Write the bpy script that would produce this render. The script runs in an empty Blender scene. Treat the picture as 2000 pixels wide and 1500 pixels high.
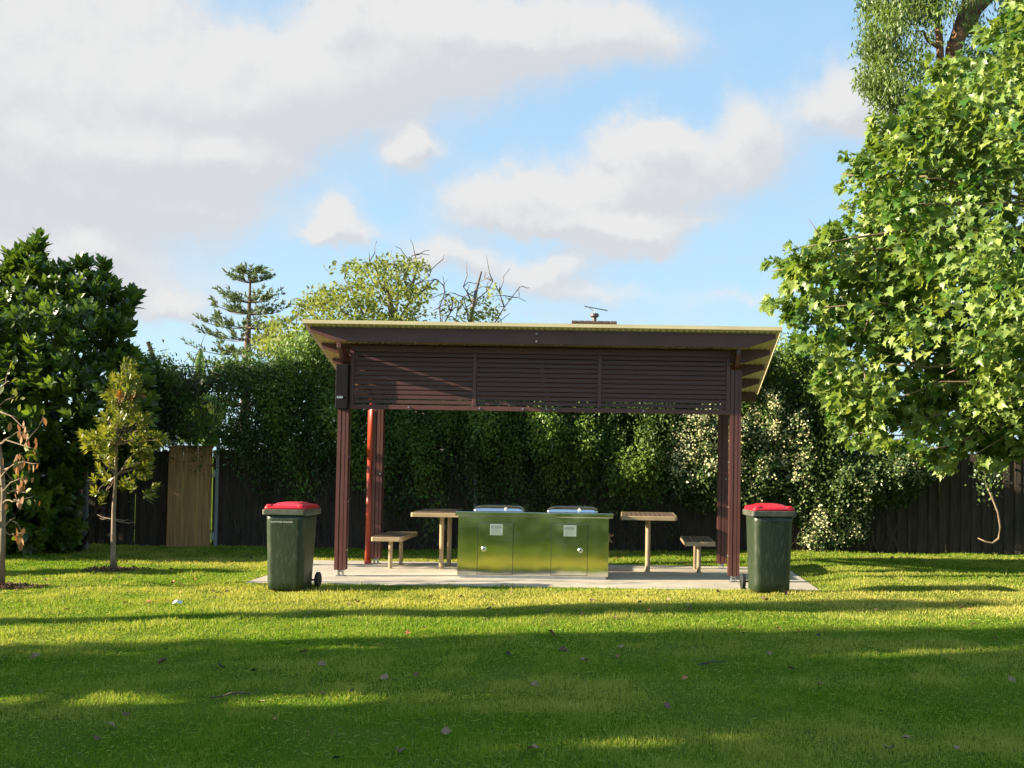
import bpy, math, random
import numpy as np
from mathutils import Vector, Matrix, noise as mnoise

rng = np.random.default_rng(11)
random.seed(11)
scene = bpy.context.scene
COL = scene.collection

# ------------------------------------------------------------------ camera
F, PX, PY, CH = 2300.0, 1220.0, 815.0, 1.6
PITCH, ROLL = math.atan(85 / 2300), 0.0155
cam_data = bpy.data.cameras.new('camera')
cam = bpy.data.objects.new('camera', cam_data)
COL.objects.link(cam)
RM = Matrix.Rotation(math.pi / 2 + PITCH, 3, 'X') @ Matrix.Rotation(ROLL, 3, 'Z')
cam.matrix_world = Matrix.Translation((0, 0, CH)) @ RM.to_4x4()
cam_data.sensor_width = 36
cam_data.lens = 36 * F / 2000
cam_data.shift_x = -(PX - 1000) / 2000
cam_data.shift_y = (PY - 750) / 2000
cam_data.clip_end = 3000
cam_data.clip_start = 0.1
scene.camera = cam
RN = np.array(RM)


def ray(x, y):
    return RN @ np.array([(x - PX) / F, -(y - PY) / F, -1.0])


def at(x, y, Y):
    """world point seen at photo pixel (x, y) when it stands at depth Y"""
    d = ray(x, y)
    return np.array([0, 0, CH]) + d * (Y / d[1])


# ------------------------------------------------------------------ light, world
SUN_D = Vector((1.0, 0.165, -0.345)).normalized()
sl = bpy.data.lights.new('sun', 'SUN')
sl.energy = 5.0
sl.angle = math.radians(0.5)
sl.color = (1.0, 0.88, 0.68)
so = bpy.data.objects.new('sun', sl)
COL.objects.link(so)
so.rotation_euler = SUN_D.to_track_quat('-Z', 'Y').to_euler()
SUN_EL = math.asin(-SUN_D.z)
SUN_AZ = math.atan2(-SUN_D.x, -SUN_D.y)      # compass angle of the sun, from +Y towards +X

scene.view_settings.view_transform = 'Standard'
scene.view_settings.look = 'None'
scene.view_settings.gamma = 1
scene.view_settings.exposure = 1.7


def nn(nt, typ, loc=None, **kw):
    n = nt.nodes.new(typ)
    for k, v in kw.items():
        setattr(n, k, v)
    return n


world = bpy.data.worlds.new('World')
scene.world = world
world.use_nodes = True
wt = world.node_tree
wt.nodes.clear()
sky = nn(wt, 'ShaderNodeTexSky', sky_type='NISHITA')
sky.sun_disc = False
sky.sun_elevation = SUN_EL
sky.sun_rotation = SUN_AZ
sky.air_density = 0.72
sky.dust_density = 0.6
sky.ozone_density = 1.5

# clouds: soft blobs placed by compass bearing and elevation, edges broken by noise
BLOBS = []


def blob(x, y, rx, ry, a=1.0):
    d = ray(x, y)
    d = d / np.linalg.norm(d)
    BLOBS.append((math.atan2(d[0], d[1]), math.asin(d[2]), rx / F, ry / F, a))


for b in [(30, 110, 240, 150, 1.0), (230, 210, 250, 95, 1.1), (300, 60, 90, 90, .5), (480, 190, 150, 62, 1.15), (455, 95, 40, 30, .6), (700, 150, 150, 75, 1.15), (560, 110, 60, 40, .4),
          (860, 90, 160, 78, 1.1), (1060, 60, 180, 58, 1.0), (1230, 70, 110, 48, .85), (790, 20, 150, 50, .8), (660, 40, 40, 40, .5),
          (90, 330, 260, 62, 1.05), (340, 300, 170, 40, 1.0), (470, 300, 60, 36, .75), (240, 385, 180, 30, .7), (60, 420, 160, 24, .5),
          (80, 500, 150, 45, .65), (165, 478, 52, 28, 1.0), (50, 590, 230, 45, .55), (340, 600, 56, 26, .8), (250, 540, 170, 34, .5), (430, 430, 90, 40, .4), (320, 480, 120, 30, .3),
          (790, 295, 34, 30, .95), (812, 262, 18, 22, .6), (850, 275, 36, 14, .4), (660, 418, 34, 30, 1.25), (690, 448, 60, 18, .7), (612, 448, 34, 18, .6),
          (920, 380, 70, 44, .95), (1060, 385, 100, 50, 1.05), (1200, 360, 110, 55, 1.05), (1350, 330, 110, 58, 1.0), (1240, 275, 70, 34, .75), (1300, 290, 50, 30, .5),
          (1460, 230, 46, 50, 1.0), (1500, 300, 60, 46, .7), (1640, 165, 52, 52, .85), (1690, 210, 80, 48, .8), (1580, 220, 50, 30, .3), (1180, 430, 130, 24, .7), (1000, 435, 120, 20, .5), (1360, 425, 60, 18, .3),
          (1190, 470, 66, 34, 1.5), (1265, 465, 54, 26, 1.1), (1070, 520, 80, 24, .9), (1060, 560, 60, 20, .5), (1170, 575, 110, 18, .6), (1440, 580, 80, 18, .55),
          (840, 490, 48, 28, .8), (920, 500, 54, 26, .75), (980, 540, 60, 20, .4), (1100, 620, 300, 22, .3),
          (-400, 200, 300, 200, 1.1), (2500, 300, 400, 150, 1.0), (700, -500, 500, 160, 1.1), (1900, -400, 300, 120, .9), (-900, -300, 500, 200, 1.0)]:
    blob(*b)

grp = bpy.data.node_groups.new('cloud_density', 'ShaderNodeTree')
grp.interface.new_socket('P', in_out='INPUT', socket_type='NodeSocketVector')
grp.interface.new_socket('D', in_out='OUTPUT', socket_type='NodeSocketFloat')
gi = grp.nodes.new('NodeGroupInput')
go = grp.nodes.new('NodeGroupOutput')
gl = grp.links.new


def noise_off(scale, detail, amp, rough=.55):
    n = nn(grp, 'ShaderNodeTexNoise')
    n.inputs['Scale'].default_value = scale
    n.inputs['Detail'].default_value = detail
    n.inputs['Roughness'].default_value = rough
    gl(gi.outputs[0], n.inputs['Vector'])
    s = nn(grp, 'ShaderNodeVectorMath', operation='SUBTRACT')
    gl(n.outputs['Color'], s.inputs[0])
    s.inputs[1].default_value = (.5, .5, .5)
    m = nn(grp, 'ShaderNodeVectorMath', operation='SCALE')
    gl(s.outputs[0], m.inputs[0])
    m.inputs['Scale'].default_value = amp
    return m


n1 = noise_off(13, 4, 0.040)
n1b = noise_off(48, 6, 0.022, .6)
add0 = nn(grp, 'ShaderNodeVectorMath', operation='ADD')
gl(n1.outputs[0], add0.inputs[0])
gl(n1b.outputs[0], add0.inputs[1])
add = nn(grp, 'ShaderNodeVectorMath', operation='ADD')
gl(gi.outputs[0], add.inputs[0])
gl(add0.outputs[0], add.inputs[1])
flat = nn(grp, 'ShaderNodeVectorMath', operation='MULTIPLY')
gl(add.outputs[0], flat.inputs[0])
flat.inputs[1].default_value = (1, 1, 0)
acc = None
for az, el, rx, ry, a in BLOBS:
    s = nn(grp, 'ShaderNodeVectorMath', operation='SUBTRACT')
    gl(flat.outputs[0], s.inputs[0])
    s.inputs[1].default_value = (az, el, 0)
    m = nn(grp, 'ShaderNodeVectorMath', operation='MULTIPLY')
    gl(s.outputs[0], m.inputs[0])
    m.inputs[1].default_value = (1 / rx, 1 / ry, 0)
    d = nn(grp, 'ShaderNodeVectorMath', operation='DOT_PRODUCT')
    gl(m.outputs[0], d.inputs[0])
    gl(m.outputs[0], d.inputs[1])
    p = nn(grp, 'ShaderNodeMath', operation='POWER')
    p.inputs[0].default_value = math.exp(-.75)
    gl(d.outputs['Value'], p.inputs[1])
    f = nn(grp, 'ShaderNodeMath', operation='MULTIPLY_ADD')
    gl(p.outputs[0], f.inputs[0])
    f.inputs[1].default_value = a
    if acc is None:
        f.inputs[2].default_value = 0
    else:
        gl(acc.outputs[0], f.inputs[2])
    acc = f
n2 = nn(grp, 'ShaderNodeTexNoise')
n2.inputs['Scale'].default_value = 26
n2.inputs['Detail'].default_value = 9
n2.inputs['Roughness'].default_value = .62
gl(gi.outputs[0], n2.inputs['Vector'])
f = nn(grp, 'ShaderNodeMath', operation='MULTIPLY_ADD')
gl(n2.outputs['Fac'], f.inputs[0])
f.inputs[1].default_value = .75
f.inputs[2].default_value = -.33
f2 = nn(grp, 'ShaderNodeMath', operation='ADD')
gl(f.outputs[0], f2.inputs[0])
gl(acc.outputs[0], f2.inputs[1])
gl(f2.outputs[0], go.inputs[0])

wl = wt.links.new
tc = nn(wt, 'ShaderNodeTexCoord')
sep = nn(wt, 'ShaderNodeSeparateXYZ')
wl(tc.outputs['Generated'], sep.inputs[0])
az = nn(wt, 'ShaderNodeMath', operation='ARCTAN2')
wl(sep.outputs['X'], az.inputs[0])
wl(sep.outputs['Y'], az.inputs[1])
el = nn(wt, 'ShaderNodeMath', operation='ARCSINE')
wl(sep.outputs['Z'], el.inputs[0])
comb = nn(wt, 'ShaderNodeCombineXYZ')
wl(az.outputs[0], comb.inputs[0])
wl(el.outputs[0], comb.inputs[1])
g1 = nn(wt, 'ShaderNodeGroup')
g1.node_tree = grp
wl(comb.outputs[0], g1.inputs[0])
offv = nn(wt, 'ShaderNodeVectorMath', operation='ADD')
wl(comb.outputs[0], offv.inputs[0])
offv.inputs[1].default_value = (-.006, .014, 0)
g2 = nn(wt, 'ShaderNodeGroup')
g2.node_tree = grp
wl(offv.outputs[0], g2.inputs[0])
mask = nn(wt, 'ShaderNodeMapRange', interpolation_type='SMOOTHSTEP')
wl(g1.outputs[0], mask.inputs['Value'])
mask.inputs['From Min'].default_value = .0
mask.inputs['From Max'].default_value = 1.02
mask.inputs['To Max'].default_value = .96
dif = nn(wt, 'ShaderNodeMath', operation='SUBTRACT')
wl(g1.outputs[0], dif.inputs[0])
wl(g2.outputs[0], dif.inputs[1])
shd = nn(wt, 'ShaderNodeMapRange', interpolation_type='SMOOTHSTEP')
wl(dif.outputs[0], shd.inputs['Value'])
shd.inputs['From Min'].default_value = -.34
shd.inputs['From Max'].default_value = .38
ccol = nn(wt, 'ShaderNodeMix', data_type='RGBA')
wl(shd.outputs[0], ccol.inputs['Factor'])
CLOUD_DARK, CLOUD_LIT = (2.08, 2.12, 2.22, 1), (2.52, 2.49, 2.46, 1)
ccol.inputs['A'].default_value = CLOUD_DARK
ccol.inputs['B'].default_value = CLOUD_LIT
hsv = nn(wt, 'ShaderNodeHueSaturation')
hsv.inputs['Saturation'].default_value = 1.0
wl(sky.outputs[0], hsv.inputs['Color'])
SKYMIX = nn(wt, 'ShaderNodeMix', data_type='RGBA')
wl(mask.outputs[0], SKYMIX.inputs['Factor'])
airf = nn(wt, 'ShaderNodeMapRange', interpolation_type='SMOOTHSTEP')
wl(el.outputs[0], airf.inputs['Value'])
airf.inputs['From Min'].default_value = .02
airf.inputs['From Max'].default_value = .42
air = nn(wt, 'ShaderNodeMix', data_type='RGBA')
air.inputs['A'].default_value = (1.62, 2.38, 2.80, 1)
air.inputs['B'].default_value = (1.28, 2.08, 2.86, 1)
wl(airf.outputs[0], air.inputs['Factor'])
airmix = nn(wt, 'ShaderNodeMix', data_type='RGBA')
airmix.inputs['Factor'].default_value = .8
wl(hsv.outputs[0], airmix.inputs['A'])
wl(air.outputs['Result'], airmix.inputs['B'])
wl(airmix.outputs['Result'], SKYMIX.inputs['A'])
wl(ccol.outputs['Result'], SKYMIX.inputs['B'])
bg = nn(wt, 'ShaderNodeBackground')
bg.inputs['Strength'].default_value = .103
wl(SKYMIX.outputs['Result'], bg.inputs['Color'])
wo = nn(wt, 'ShaderNodeOutputWorld')
wl(bg.outputs[0], wo.inputs['Surface'])

# ------------------------------------------------------------------ materials
MATS = {}


def base_mat(name):
    m = bpy.data.materials.new(name)
    m.use_nodes = True
    nt = m.node_tree
    bs = nt.nodes['Principled BSDF']
    MATS[name] = m
    return m, nt, bs


def mat(name, col, rough=.5, metal=0.0, col2=None, scale=8.0, lo=.35, hi=.7, bump=0.0, bscale=40, stretch=(1, 1, 1), detail=5, spec=.5):
    m, nt, bs = base_mat(name)
    bs.inputs['Roughness'].default_value = rough
    bs.inputs['Metallic'].default_value = metal
    bs.inputs['Specular IOR Level'].default_value = spec
    L = nt.links.new
    tcn = nn(nt, 'ShaderNodeTexCoord')
    mp = nn(nt, 'ShaderNodeMapping')
    mp.inputs['Scale'].default_value = stretch
    L(tcn.outputs['Object'], mp.inputs['Vector'])
    if col2 is None:
        col2 = tuple(c * .8 for c in col)
    no = nn(nt, 'ShaderNodeTexNoise')
    no.inputs['Scale'].default_value = scale
    no.inputs['Detail'].default_value = detail
    L(mp.outputs[0], no.inputs['Vector'])
    mr = nn(nt, 'ShaderNodeMapRange')
    mr.inputs['From Min'].default_value = lo
    mr.inputs['From Max'].default_value = hi
    L(no.outputs['Fac'], mr.inputs['Value'])
    mx = nn(nt, 'ShaderNodeMix', data_type='RGBA')
    mx.inputs['A'].default_value = (*col, 1)
    mx.inputs['B'].default_value = (*col2, 1)
    L(mr.outputs[0], mx.inputs['Factor'])
    L(mx.outputs['Result'], bs.inputs['Base Color'])
    if bump:
        nb = nn(nt, 'ShaderNodeTexNoise')
        nb.inputs['Scale'].default_value = bscale
        nb.inputs['Detail'].default_value = 4
        L(mp.outputs[0], nb.inputs['Vector'])
        bp = nn(nt, 'ShaderNodeBump')
        bp.inputs['Strength'].default_value = bump
        bp.inputs['Distance'].default_value = .02
        L(nb.outputs['Fac'], bp.inputs['Height'])
        L(bp.outputs[0], bs.inputs['Normal'])
    return m


def leaf_mat(name, ca, cb, trans=.3, rough=.45, spec=.4, tcol=None):
    """leaf: colour runs from ca to cb by each leaf's own 'tint'"""
    m, nt, bs = base_mat(name)
    L = nt.links.new
    a = nn(nt, 'ShaderNodeAttribute', attribute_name='tint')
    mx = nn(nt, 'ShaderNodeMix', data_type='RGBA')
    mx.inputs['A'].default_value = (*ca, 1)
    mx.inputs['B'].default_value = (*cb, 1)
    L(a.outputs['Fac'], mx.inputs['Factor'])
    L(mx.outputs['Result'], bs.inputs['Base Color'])
    bs.inputs['Roughness'].default_value = rough
    bs.inputs['Specular IOR Level'].default_value = spec
    tr = nn(nt, 'ShaderNodeBsdfTranslucent')
    tm = nn(nt, 'ShaderNodeMix', data_type='RGBA', blend_type='MULTIPLY')
    tm.inputs['Factor'].default_value = 1
    L(mx.outputs['Result'], tm.inputs['A'])
    tm.inputs['B'].default_value = (*(tcol or (1.5, 1.5, .7)), 1)
    L(tm.outputs['Result'], tr.inputs['Color'])
    ms = nn(nt, 'ShaderNodeMixShader')
    ms.inputs['Fac'].default_value = trans
    L(bs.outputs[0], ms.inputs[1])
    L(tr.outputs[0], ms.inputs[2])
    L(ms.outputs[0], nt.nodes['Material Output'].inputs['Surface'])
    return m


M = {}
M['brown'] = mat('brown_paint', (.125, .044, .035), .42, col2=(.095, .034, .028), scale=3, bump=.05, bscale=60)
M['brown_slat'] = mat('brown_slat_paint', (.098, .036, .031), .45, col2=(.072, .027, .024), scale=4, stretch=(.4, 1, 6))
M['cream'] = mat('cream_steel', (.72, .61, .36), .38, col2=(.64, .53, .30), scale=2)
M['galv'] = mat('galvanised_steel', (.5, .52, .53), .42, .8, col2=(.36, .38, .4), scale=25)
M['pipe'] = mat('red_pipe_paint', (.42, .055, .025), .38, col2=(.34, .045, .02), scale=5)
M['darkbox'] = mat('dark_box_plastic', (.010, .008, .011), .65, col2=(.008, .007, .009), scale=6, spec=.15)
M['tan'] = mat('tan_frame_paint', (.38, .28, .16), .4, col2=(.31, .225, .125), scale=6)
M['slat'] = mat('brown_table_slat', (.165, .105, .066), .5, col2=(.10, .065, .04), scale=5, stretch=(8, .8, 8), bump=.1)
M['binbody'] = mat('bin_green_plastic', (.020, .034, .014), .42, col2=(.075, .088, .055), scale=16, lo=.52, hi=.86, bump=.14, bscale=18, stretch=(1.6, 1.6, .5), detail=10, spec=.5)
M['binrim'] = mat('bin_rim_plastic', (.055, .062, .04), .5, col2=(.12, .12, .09), scale=9, lo=.4, hi=.75)
M['lid'] = mat('red_lid_plastic', (.60, .012, .028), .36, col2=(.46, .018, .03), scale=9, lo=.45, hi=.8, detail=8)
M['black'] = mat('black_rubber', (.012, .012, .012), .7)
M['white'] = mat('white_print', (.65, .65, .6), .6)
M['concrete'] = mat('slab_concrete', (.50, .44, .34), .85, col2=(.40, .35, .27), scale=2.2, bump=.15, bscale=90, detail=9)
M['stain'] = None
M['fence'] = mat('weathered_paling', (.075, .052, .036), .85, col2=(.028, .020, .015), scale=5, stretch=(6, 6, .5), bump=.3, bscale=30)
M['newpale'] = mat('new_paling', (.52, .275, .105), .7, col2=(.31, .165, .065), scale=5, stretch=(7, 7, .5), bump=.15, bscale=20)
M['bark'] = mat('brown_bark', (.17, .11, .07), .9, col2=(.08, .05, .035), scale=9, stretch=(2, 2, .6), bump=.6, bscale=25)
M['barkpale'] = mat('pale_bark', (.28, .20, .13), .85, col2=(.16, .11, .07), scale=9, stretch=(2, 2, .6), bump=.5, bscale=25)
M['barkgum'] = mat('gum_bark', (.30, .15, .08), .8, col2=(.10, .05, .035), scale=3, bump=.5, bscale=12)
M['twig'] = mat('dry_twig', (.09, .065, .045), .9, col2=(.05, .037, .028), scale=6)
M['greytwig'] = mat('grey_branch', (.20, .165, .14), .9, col2=(.13, .10, .085), scale=4)
M['mulch'] = mat('mulch', (.10, .06, .04), .95, col2=(.05, .03, .02), scale=30, bump=1.0, bscale=60)
M['soil'] = None
M['brick'] = mat('chimney_brick', (.20, .105, .065), .85, col2=(.13, .07, .045), scale=12)
M['tile'] = mat('roof_tile', (.17, .10, .075), .75, col2=(.11, .07, .055), scale=7)
M['render'] = mat('house_wall', (.20, .165, .13), .8)
M['flue'] = mat('flue_metal', (.16, .13, .115), .55, .4)
M['steelpole'] = mat('steel_pole', (.30, .33, .36), .5, .5, col2=(.22, .25, .27))
M['label'] = mat('notice_sheet', (.30, .36, .30), .4, col2=(.36, .42, .36), scale=5)
M['print'] = mat('notice_print', (.09, .17, .13), .4)

# stainless steel: brushed, faintly buckled panels
m, nt, bs = base_mat('stainless_steel')
L = nt.links.new
bs.inputs['Base Color'].default_value = (.68, .67, .62, 1)
bs.inputs['Metallic'].default_value = 1
bs.inputs['Roughness'].default_value = .10
tcn = nn(nt, 'ShaderNodeTexCoord')
mp = nn(nt, 'ShaderNodeMapping')
mp.inputs['Scale'].default_value = (1.5, 1.5, 1.1)
L(tcn.outputs['Object'], mp.inputs['Vector'])
no = nn(nt, 'ShaderNodeTexNoise')
no.inputs['Scale'].default_value = 1.6
no.inputs['Detail'].default_value = 1
L(mp.outputs[0], no.inputs['Vector'])
b1 = nn(nt, 'ShaderNodeBump')
b1.inputs['Strength'].default_value = .24
b1.inputs['Distance'].default_value = .03
L(no.outputs['Fac'], b1.inputs['Height'])
mp2 = nn(nt, 'ShaderNodeMapping')
mp2.inputs['Scale'].default_value = (2, 2, 320)
L(tcn.outputs['Object'], mp2.inputs['Vector'])
no2 = nn(nt, 'ShaderNodeTexNoise')
no2.inputs['Scale'].default_value = 2
L(mp2.outputs[0], no2.inputs['Vector'])
b2 = nn(nt, 'ShaderNodeBump')
b2.inputs['Strength'].default_value = .04
b2.inputs['Distance'].default_value = .003
L(no2.outputs['Fac'], b2.inputs['Height'])
L(b1.outputs[0], b2.inputs['Normal'])
L(b2.outputs[0], bs.inputs['Normal'])
sm = nn(nt, 'ShaderNodeTexNoise')
sm.inputs['Scale'].default_value = 4.5
sm.inputs['Detail'].default_value = 9
sm.inputs['Roughness'].default_value = .7
L(tcn.outputs['Object'], sm.inputs['Vector'])
smr = nn(nt, 'ShaderNodeMapRange')
smr.inputs['From Min'].default_value = .42
smr.inputs['From Max'].default_value = .75
smr.inputs['To Min'].default_value = .075
smr.inputs['To Max'].default_value = .125
L(sm.outputs['Fac'], smr.inputs['Value'])
L(smr.outputs[0], bs.inputs['Roughness'])
M['steel'] = m
M['bluesteel'] = mat('hood_steel', (.66, .70, .76), .2, 1.0, col2=(.6, .64, .7), scale=3)

# leaves
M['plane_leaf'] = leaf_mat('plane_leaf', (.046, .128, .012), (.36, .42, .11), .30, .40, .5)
M['laurel_leaf'] = leaf_mat('laurel_leaf', (.030, .072, .014), (.20, .28, .035), .32, .33, .5)
M['hedge_leaf'] = leaf_mat('hedge_leaf', (.034, .074, .017), (.20, .30, .04), .30, .5, .3)
M['jasmine_leaf'] = leaf_mat('jasmine_leaf', (.036, .08, .020), (.16, .21, .06), .2, .38, .45)
M['flower'] = leaf_mat('jasmine_flower', (.52, .49, .25), (.62, .58, .33), .2, .6, .2, (1, 1, 1))
M['young_leaf'] = leaf_mat('young_leaf', (.09, .125, .018), (.28, .27, .04), .31, .4, .4)
M['young_red'] = leaf_mat('young_red_leaf', (.24, .115, .03), (.27, .19, .04), .3, .45, .3, (1.4, .9, .5))
M['dry_leaf'] = leaf_mat('dry_leaf', (.26, .13, .06), (.42, .25, .12), .25, .6, .2, (1.2, .8, .5))
M['gum_leaf'] = leaf_mat('gum_leaf', (.055, .085, .025), (.20, .29, .05), .30, .45)
M['far_leaf'] = leaf_mat('far_tree_leaf', (.13, .17, .04), (.26, .27, .065), .35, .55, .2)
M['pine_leaf'] = leaf_mat('pine_needles', (.105, .145, .085), (.18, .22, .12), .2, .6, .2)
M['banana_leaf'] = leaf_mat('banana_leaf', (.09, .19, .03), (.22, .30, .07), .4, .4)
M['shade_leaf'] = leaf_mat('shade_tree_leaf', (.035, .065, .015), (.09, .13, .03), .08, .5)


# ------------------------------------------------------------------ mesh helpers
def setp(o, label=None, cat=None, group=None, kind=None):
    if label:
        o['label'] = label
    if cat:
        o['category'] = cat
    if group:
        o['group'] = group
    if kind:
        o['kind'] = kind
    return o


def empty(name, loc, label, cat, group=None, rz=0):
    o = bpy.data.objects.new(name, None)
    o.empty_display_size = .1
    COL.objects.link(o)
    o.location = loc
    o.rotation_euler = (0, 0, rz)
    return setp(o, label, cat, group)


class MB:
    """collects shapes in world (or local) space, built as one mesh"""

    def __init__(s):
        s.v, s.f = [], []

    def add(s, vs, fs):
        k = len(s.v)
        s.v += [tuple(map(float, q)) for q in vs]
        s.f += [tuple(i + k for i in q) for q in fs]

    def box(s, x0, x1, y0, y1, z0, z1):
        s.add([(x0, y0, z0), (x1, y0, z0), (x1, y1, z0), (x0, y1, z0), (x0, y0, z1), (x1, y0, z1), (x1, y1, z1), (x0, y1, z1)],
              [(0, 3, 2, 1), (4, 5, 6, 7), (0, 1, 5, 4), (1, 2, 6, 5), (2, 3, 7, 6), (3, 0, 4, 7)])

    def prism(s, poly, axis, a0, a1):
        """poly: points in the two other axes (order kept), extruded along axis"""
        n = len(poly)
        ring = []
        for a in (a0, a1):
            for p in poly:
                q = list(p)
                q.insert(axis, a)
                ring.append(q)
        fs = [tuple(range(n))[::-1], tuple(range(n, 2 * n))]
        fs += [(i, (i + 1) % n, n + (i + 1) % n, n + i) for i in range(n)]
        s.add(ring, fs)

    def tube(s, pts, radii, n=8, cap=True):
        pts = [Vector(p) for p in pts]
        if not hasattr(radii, '__len__'):
            radii = [radii] * len(pts)
        rings = []
        up = Vector((0.13, 0.21, 1))
        for i, p in enumerate(pts):
            t = (pts[min(i + 1, len(pts) - 1)] - pts[max(i - 1, 0)])
            if t.length < 1e-9:
                t = Vector((0, 0, 1))
            t.normalize()
            u = t.cross(up)
            if u.length < .05:
                u = t.cross(Vector((1, 0, 0)))
            u.normalize()
            w = t.cross(u)
            for k in range(n):
                a = 2 * math.pi * k / n
                rings.append(p + (u * math.cos(a) + w * math.sin(a)) * radii[i])
        fs = []
        for i in range(len(pts) - 1):
            for k in range(n):
                fs.append((i * n + k, i * n + (k + 1) % n, (i + 1) * n + (k + 1) % n, (i + 1) * n + k))
        if cap:
            fs.append(tuple(range(n))[::-1])
            fs.append(tuple(range((len(pts) - 1) * n, len(pts) * n)))
        s.add(rings, fs)

    def loft(s, secs, cap=True):
        n = len(secs[0])
        vs = [p for q in secs for p in q]
        fs = []
        for i in range(len(secs) - 1):
            for k in range(n):
                fs.append((i * n + k, i * n + (k + 1) % n, (i + 1) * n + (k + 1) % n, (i + 1) * n + k))
        if cap:
            fs.append(tuple(range(n))[::-1])
            fs.append(tuple(range((len(secs) - 1) * n, len(secs) * n)))
        s.add(vs, fs)

    def build(s, name, material, parent=None, smooth=False, bevel=0, label=None):
        me = bpy.data.meshes.new(name)
        me.from_pydata(s.v, [], s.f)
        me.materials.append(material)
        if smooth:
            for p in me.polygons:
                p.use_smooth = True
        me.update()
        o = bpy.data.objects.new(name, me)
        COL.objects.link(o)
        if parent is not None:
            o.parent = parent
        if bevel:
            b = o.modifiers.new('bevel', 'BEVEL')
            b.width = bevel
            b.segments = 2
            b.limit_method = 'ANGLE'
            b.angle_limit = math.radians(40)
            b.harden_normals = False
        if label:
            o['label'] = label
        return o


def rrect(w, d, r, z, cx=0, cy=0, n=6):
    out = []
    for (sx, sy, a0) in ((1, 1, 0), (-1, 1, 90), (-1, -1, 180), (1, -1, 270)):
        for k in range(n + 1):
            a = math.radians(a0 + 90 * k / n)
            out.append((cx + sx * (w / 2 - r) + r * math.cos(a), cy + sy * (d / 2 - r) + r * math.sin(a), z))
    return out


def np_mesh(name, V, loops, sizes, material, parent=None, tint=None, smooth=False):
    me = bpy.data.meshes.new(name)
    me.vertices.add(len(V))
    me.vertices.foreach_set('co', np.ascontiguousarray(V, dtype=np.float32).ravel())
    me.loops.add(len(loops))
    me.loops.foreach_set('vertex_index', np.ascontiguousarray(loops, dtype=np.int32))
    me.polygons.add(len(sizes))
    st = np.zeros(len(sizes), dtype=np.int32)
    st[1:] = np.cumsum(sizes)[:-1]
    me.polygons.foreach_set('loop_start', st)
    if smooth:
        me.polygons.foreach_set('use_smooth', np.ones(len(sizes), dtype=bool))
    if tint is not None:
        a = me.attributes.new('tint', 'FLOAT', 'POINT')
        a.data.foreach_set('value', np.ascontiguousarray(tint, dtype=np.float32))
    me.update(calc_edges=True)
    me.materials.append(material)
    o = bpy.data.objects.new(name, me)
    COL.objects.link(o)
    if parent is not None:
        o.parent = parent
    return o


def unit(a):
    return a / np.maximum(np.linalg.norm(a, axis=-1, keepdims=True), 1e-9)


# leaf outlines: (across, along, out of plane)
T_DIAMOND = (np.array([(0, 0, 0), (.5, .45, .08), (0, 1, 0), (-.5, .45, .08)]), [(0, 1, 2, 3)])
T_LEAF = (np.array([(0, 0, 0), (.42, .28, .10), (.5, .6, .10), (0, 1, -.04), (-.5, .6, .10), (-.42, .28, .10), (0, .5, 0)]),
          [(0, 1, 2, 6), (6, 2, 3), (0, 6, 4, 5), (6, 3, 4)])
_pl = [(0, 0), (.16, .02), (.40, -.06), (.34, .16), (.60, .30), (.34, .38), (.38, .62), (.18, .60), (.0, 1.0)]
_out = _pl + [(-x, y) for x, y in _pl[::-1][1:-1]]
T_PLANE = (np.array([(0, .34, -.05)] + [(x, y, .42 * abs(x) - .45 * max(0, y - .4) ** 1.3 - .08) for x, y in _out]),
           [(0, 1 + i, 1 + (i + 1) % len(_out)) for i in range(len(_out))])
T_BLADE = (np.array([(-.5, 0, 0), (.5, 0, 0), (.30, .6, .10), (0, 1, .32), (-.30, .6, .10)]), [(0, 1, 2, 4), (4, 2, 3)])


def leaves(name, material, pts, along, normal, length, width, tmpl, parent=None, tint=None, smooth=False):
    """one mesh of many leaves: base points, growth directions, face normals, lengths, widths"""
    T, fs = tmpl
    N = len(pts)
    a = unit(along)
    nrm = normal - a * np.sum(normal * a, axis=1, keepdims=True)
    bad = np.linalg.norm(nrm, axis=1) < 1e-4
    nrm[bad] = np.cross(a[bad], np.array([.31, .77, .2]))
    nrm = unit(nrm)
    u = np.cross(a, nrm)
    length = np.broadcast_to(np.asarray(length, float), (N,))
    width = np.broadcast_to(np.asarray(width, float), (N,))
    k = len(T)
    V = (pts[:, None, :] + u[:, None, :] * (T[None, :, 0:1] * width[:, None, None]) + a[:, None, :] * (T[None, :, 1:2] * length[:, None, None])
         + nrm[:, None, :] * (T[None, :, 2:3] * width[:, None, None]))
    fl = np.concatenate([np.array(f) for f in fs])
    sz = np.array([len(f) for f in fs])
    loops = (np.arange(N)[:, None] * k + fl[None, :]).ravel()
    sizes = np.tile(sz, N)
    if tint is None:
        tint = rng.random(N)
    return np_mesh(name, V.reshape(-1, 3), loops, sizes, material, parent, np.repeat(tint, k), smooth)


def in_poly(x, y, poly):
    x, y = np.asarray(x), np.asarray(y)
    c = np.zeros(x.shape, bool)
    n = len(poly)
    for i in range(n):
        x0, y0 = poly[i]
        x1, y1 = poly[(i + 1) % n]
        t = ((y0 > y) != (y1 > y)) & (x < (x1 - x0) * (y - y0) / (y1 - y0 + 1e-12) + x0)
        c ^= t
    return c


def poly_dist(x, y, poly):
    d = np.full(len(x), 1e9)
    n = len(poly)
    P = np.stack([x, y], 1)
    for i in range(n):
        a = np.array(poly[i], float)
        b = np.array(poly[(i + 1) % n], float)
        ab = b - a
        t = np.clip(((P - a) @ ab) / (ab @ ab), 0, 1)
        d = np.minimum(d, np.linalg.norm(P - (a + t[:, None] * ab), axis=1))
    return d


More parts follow.
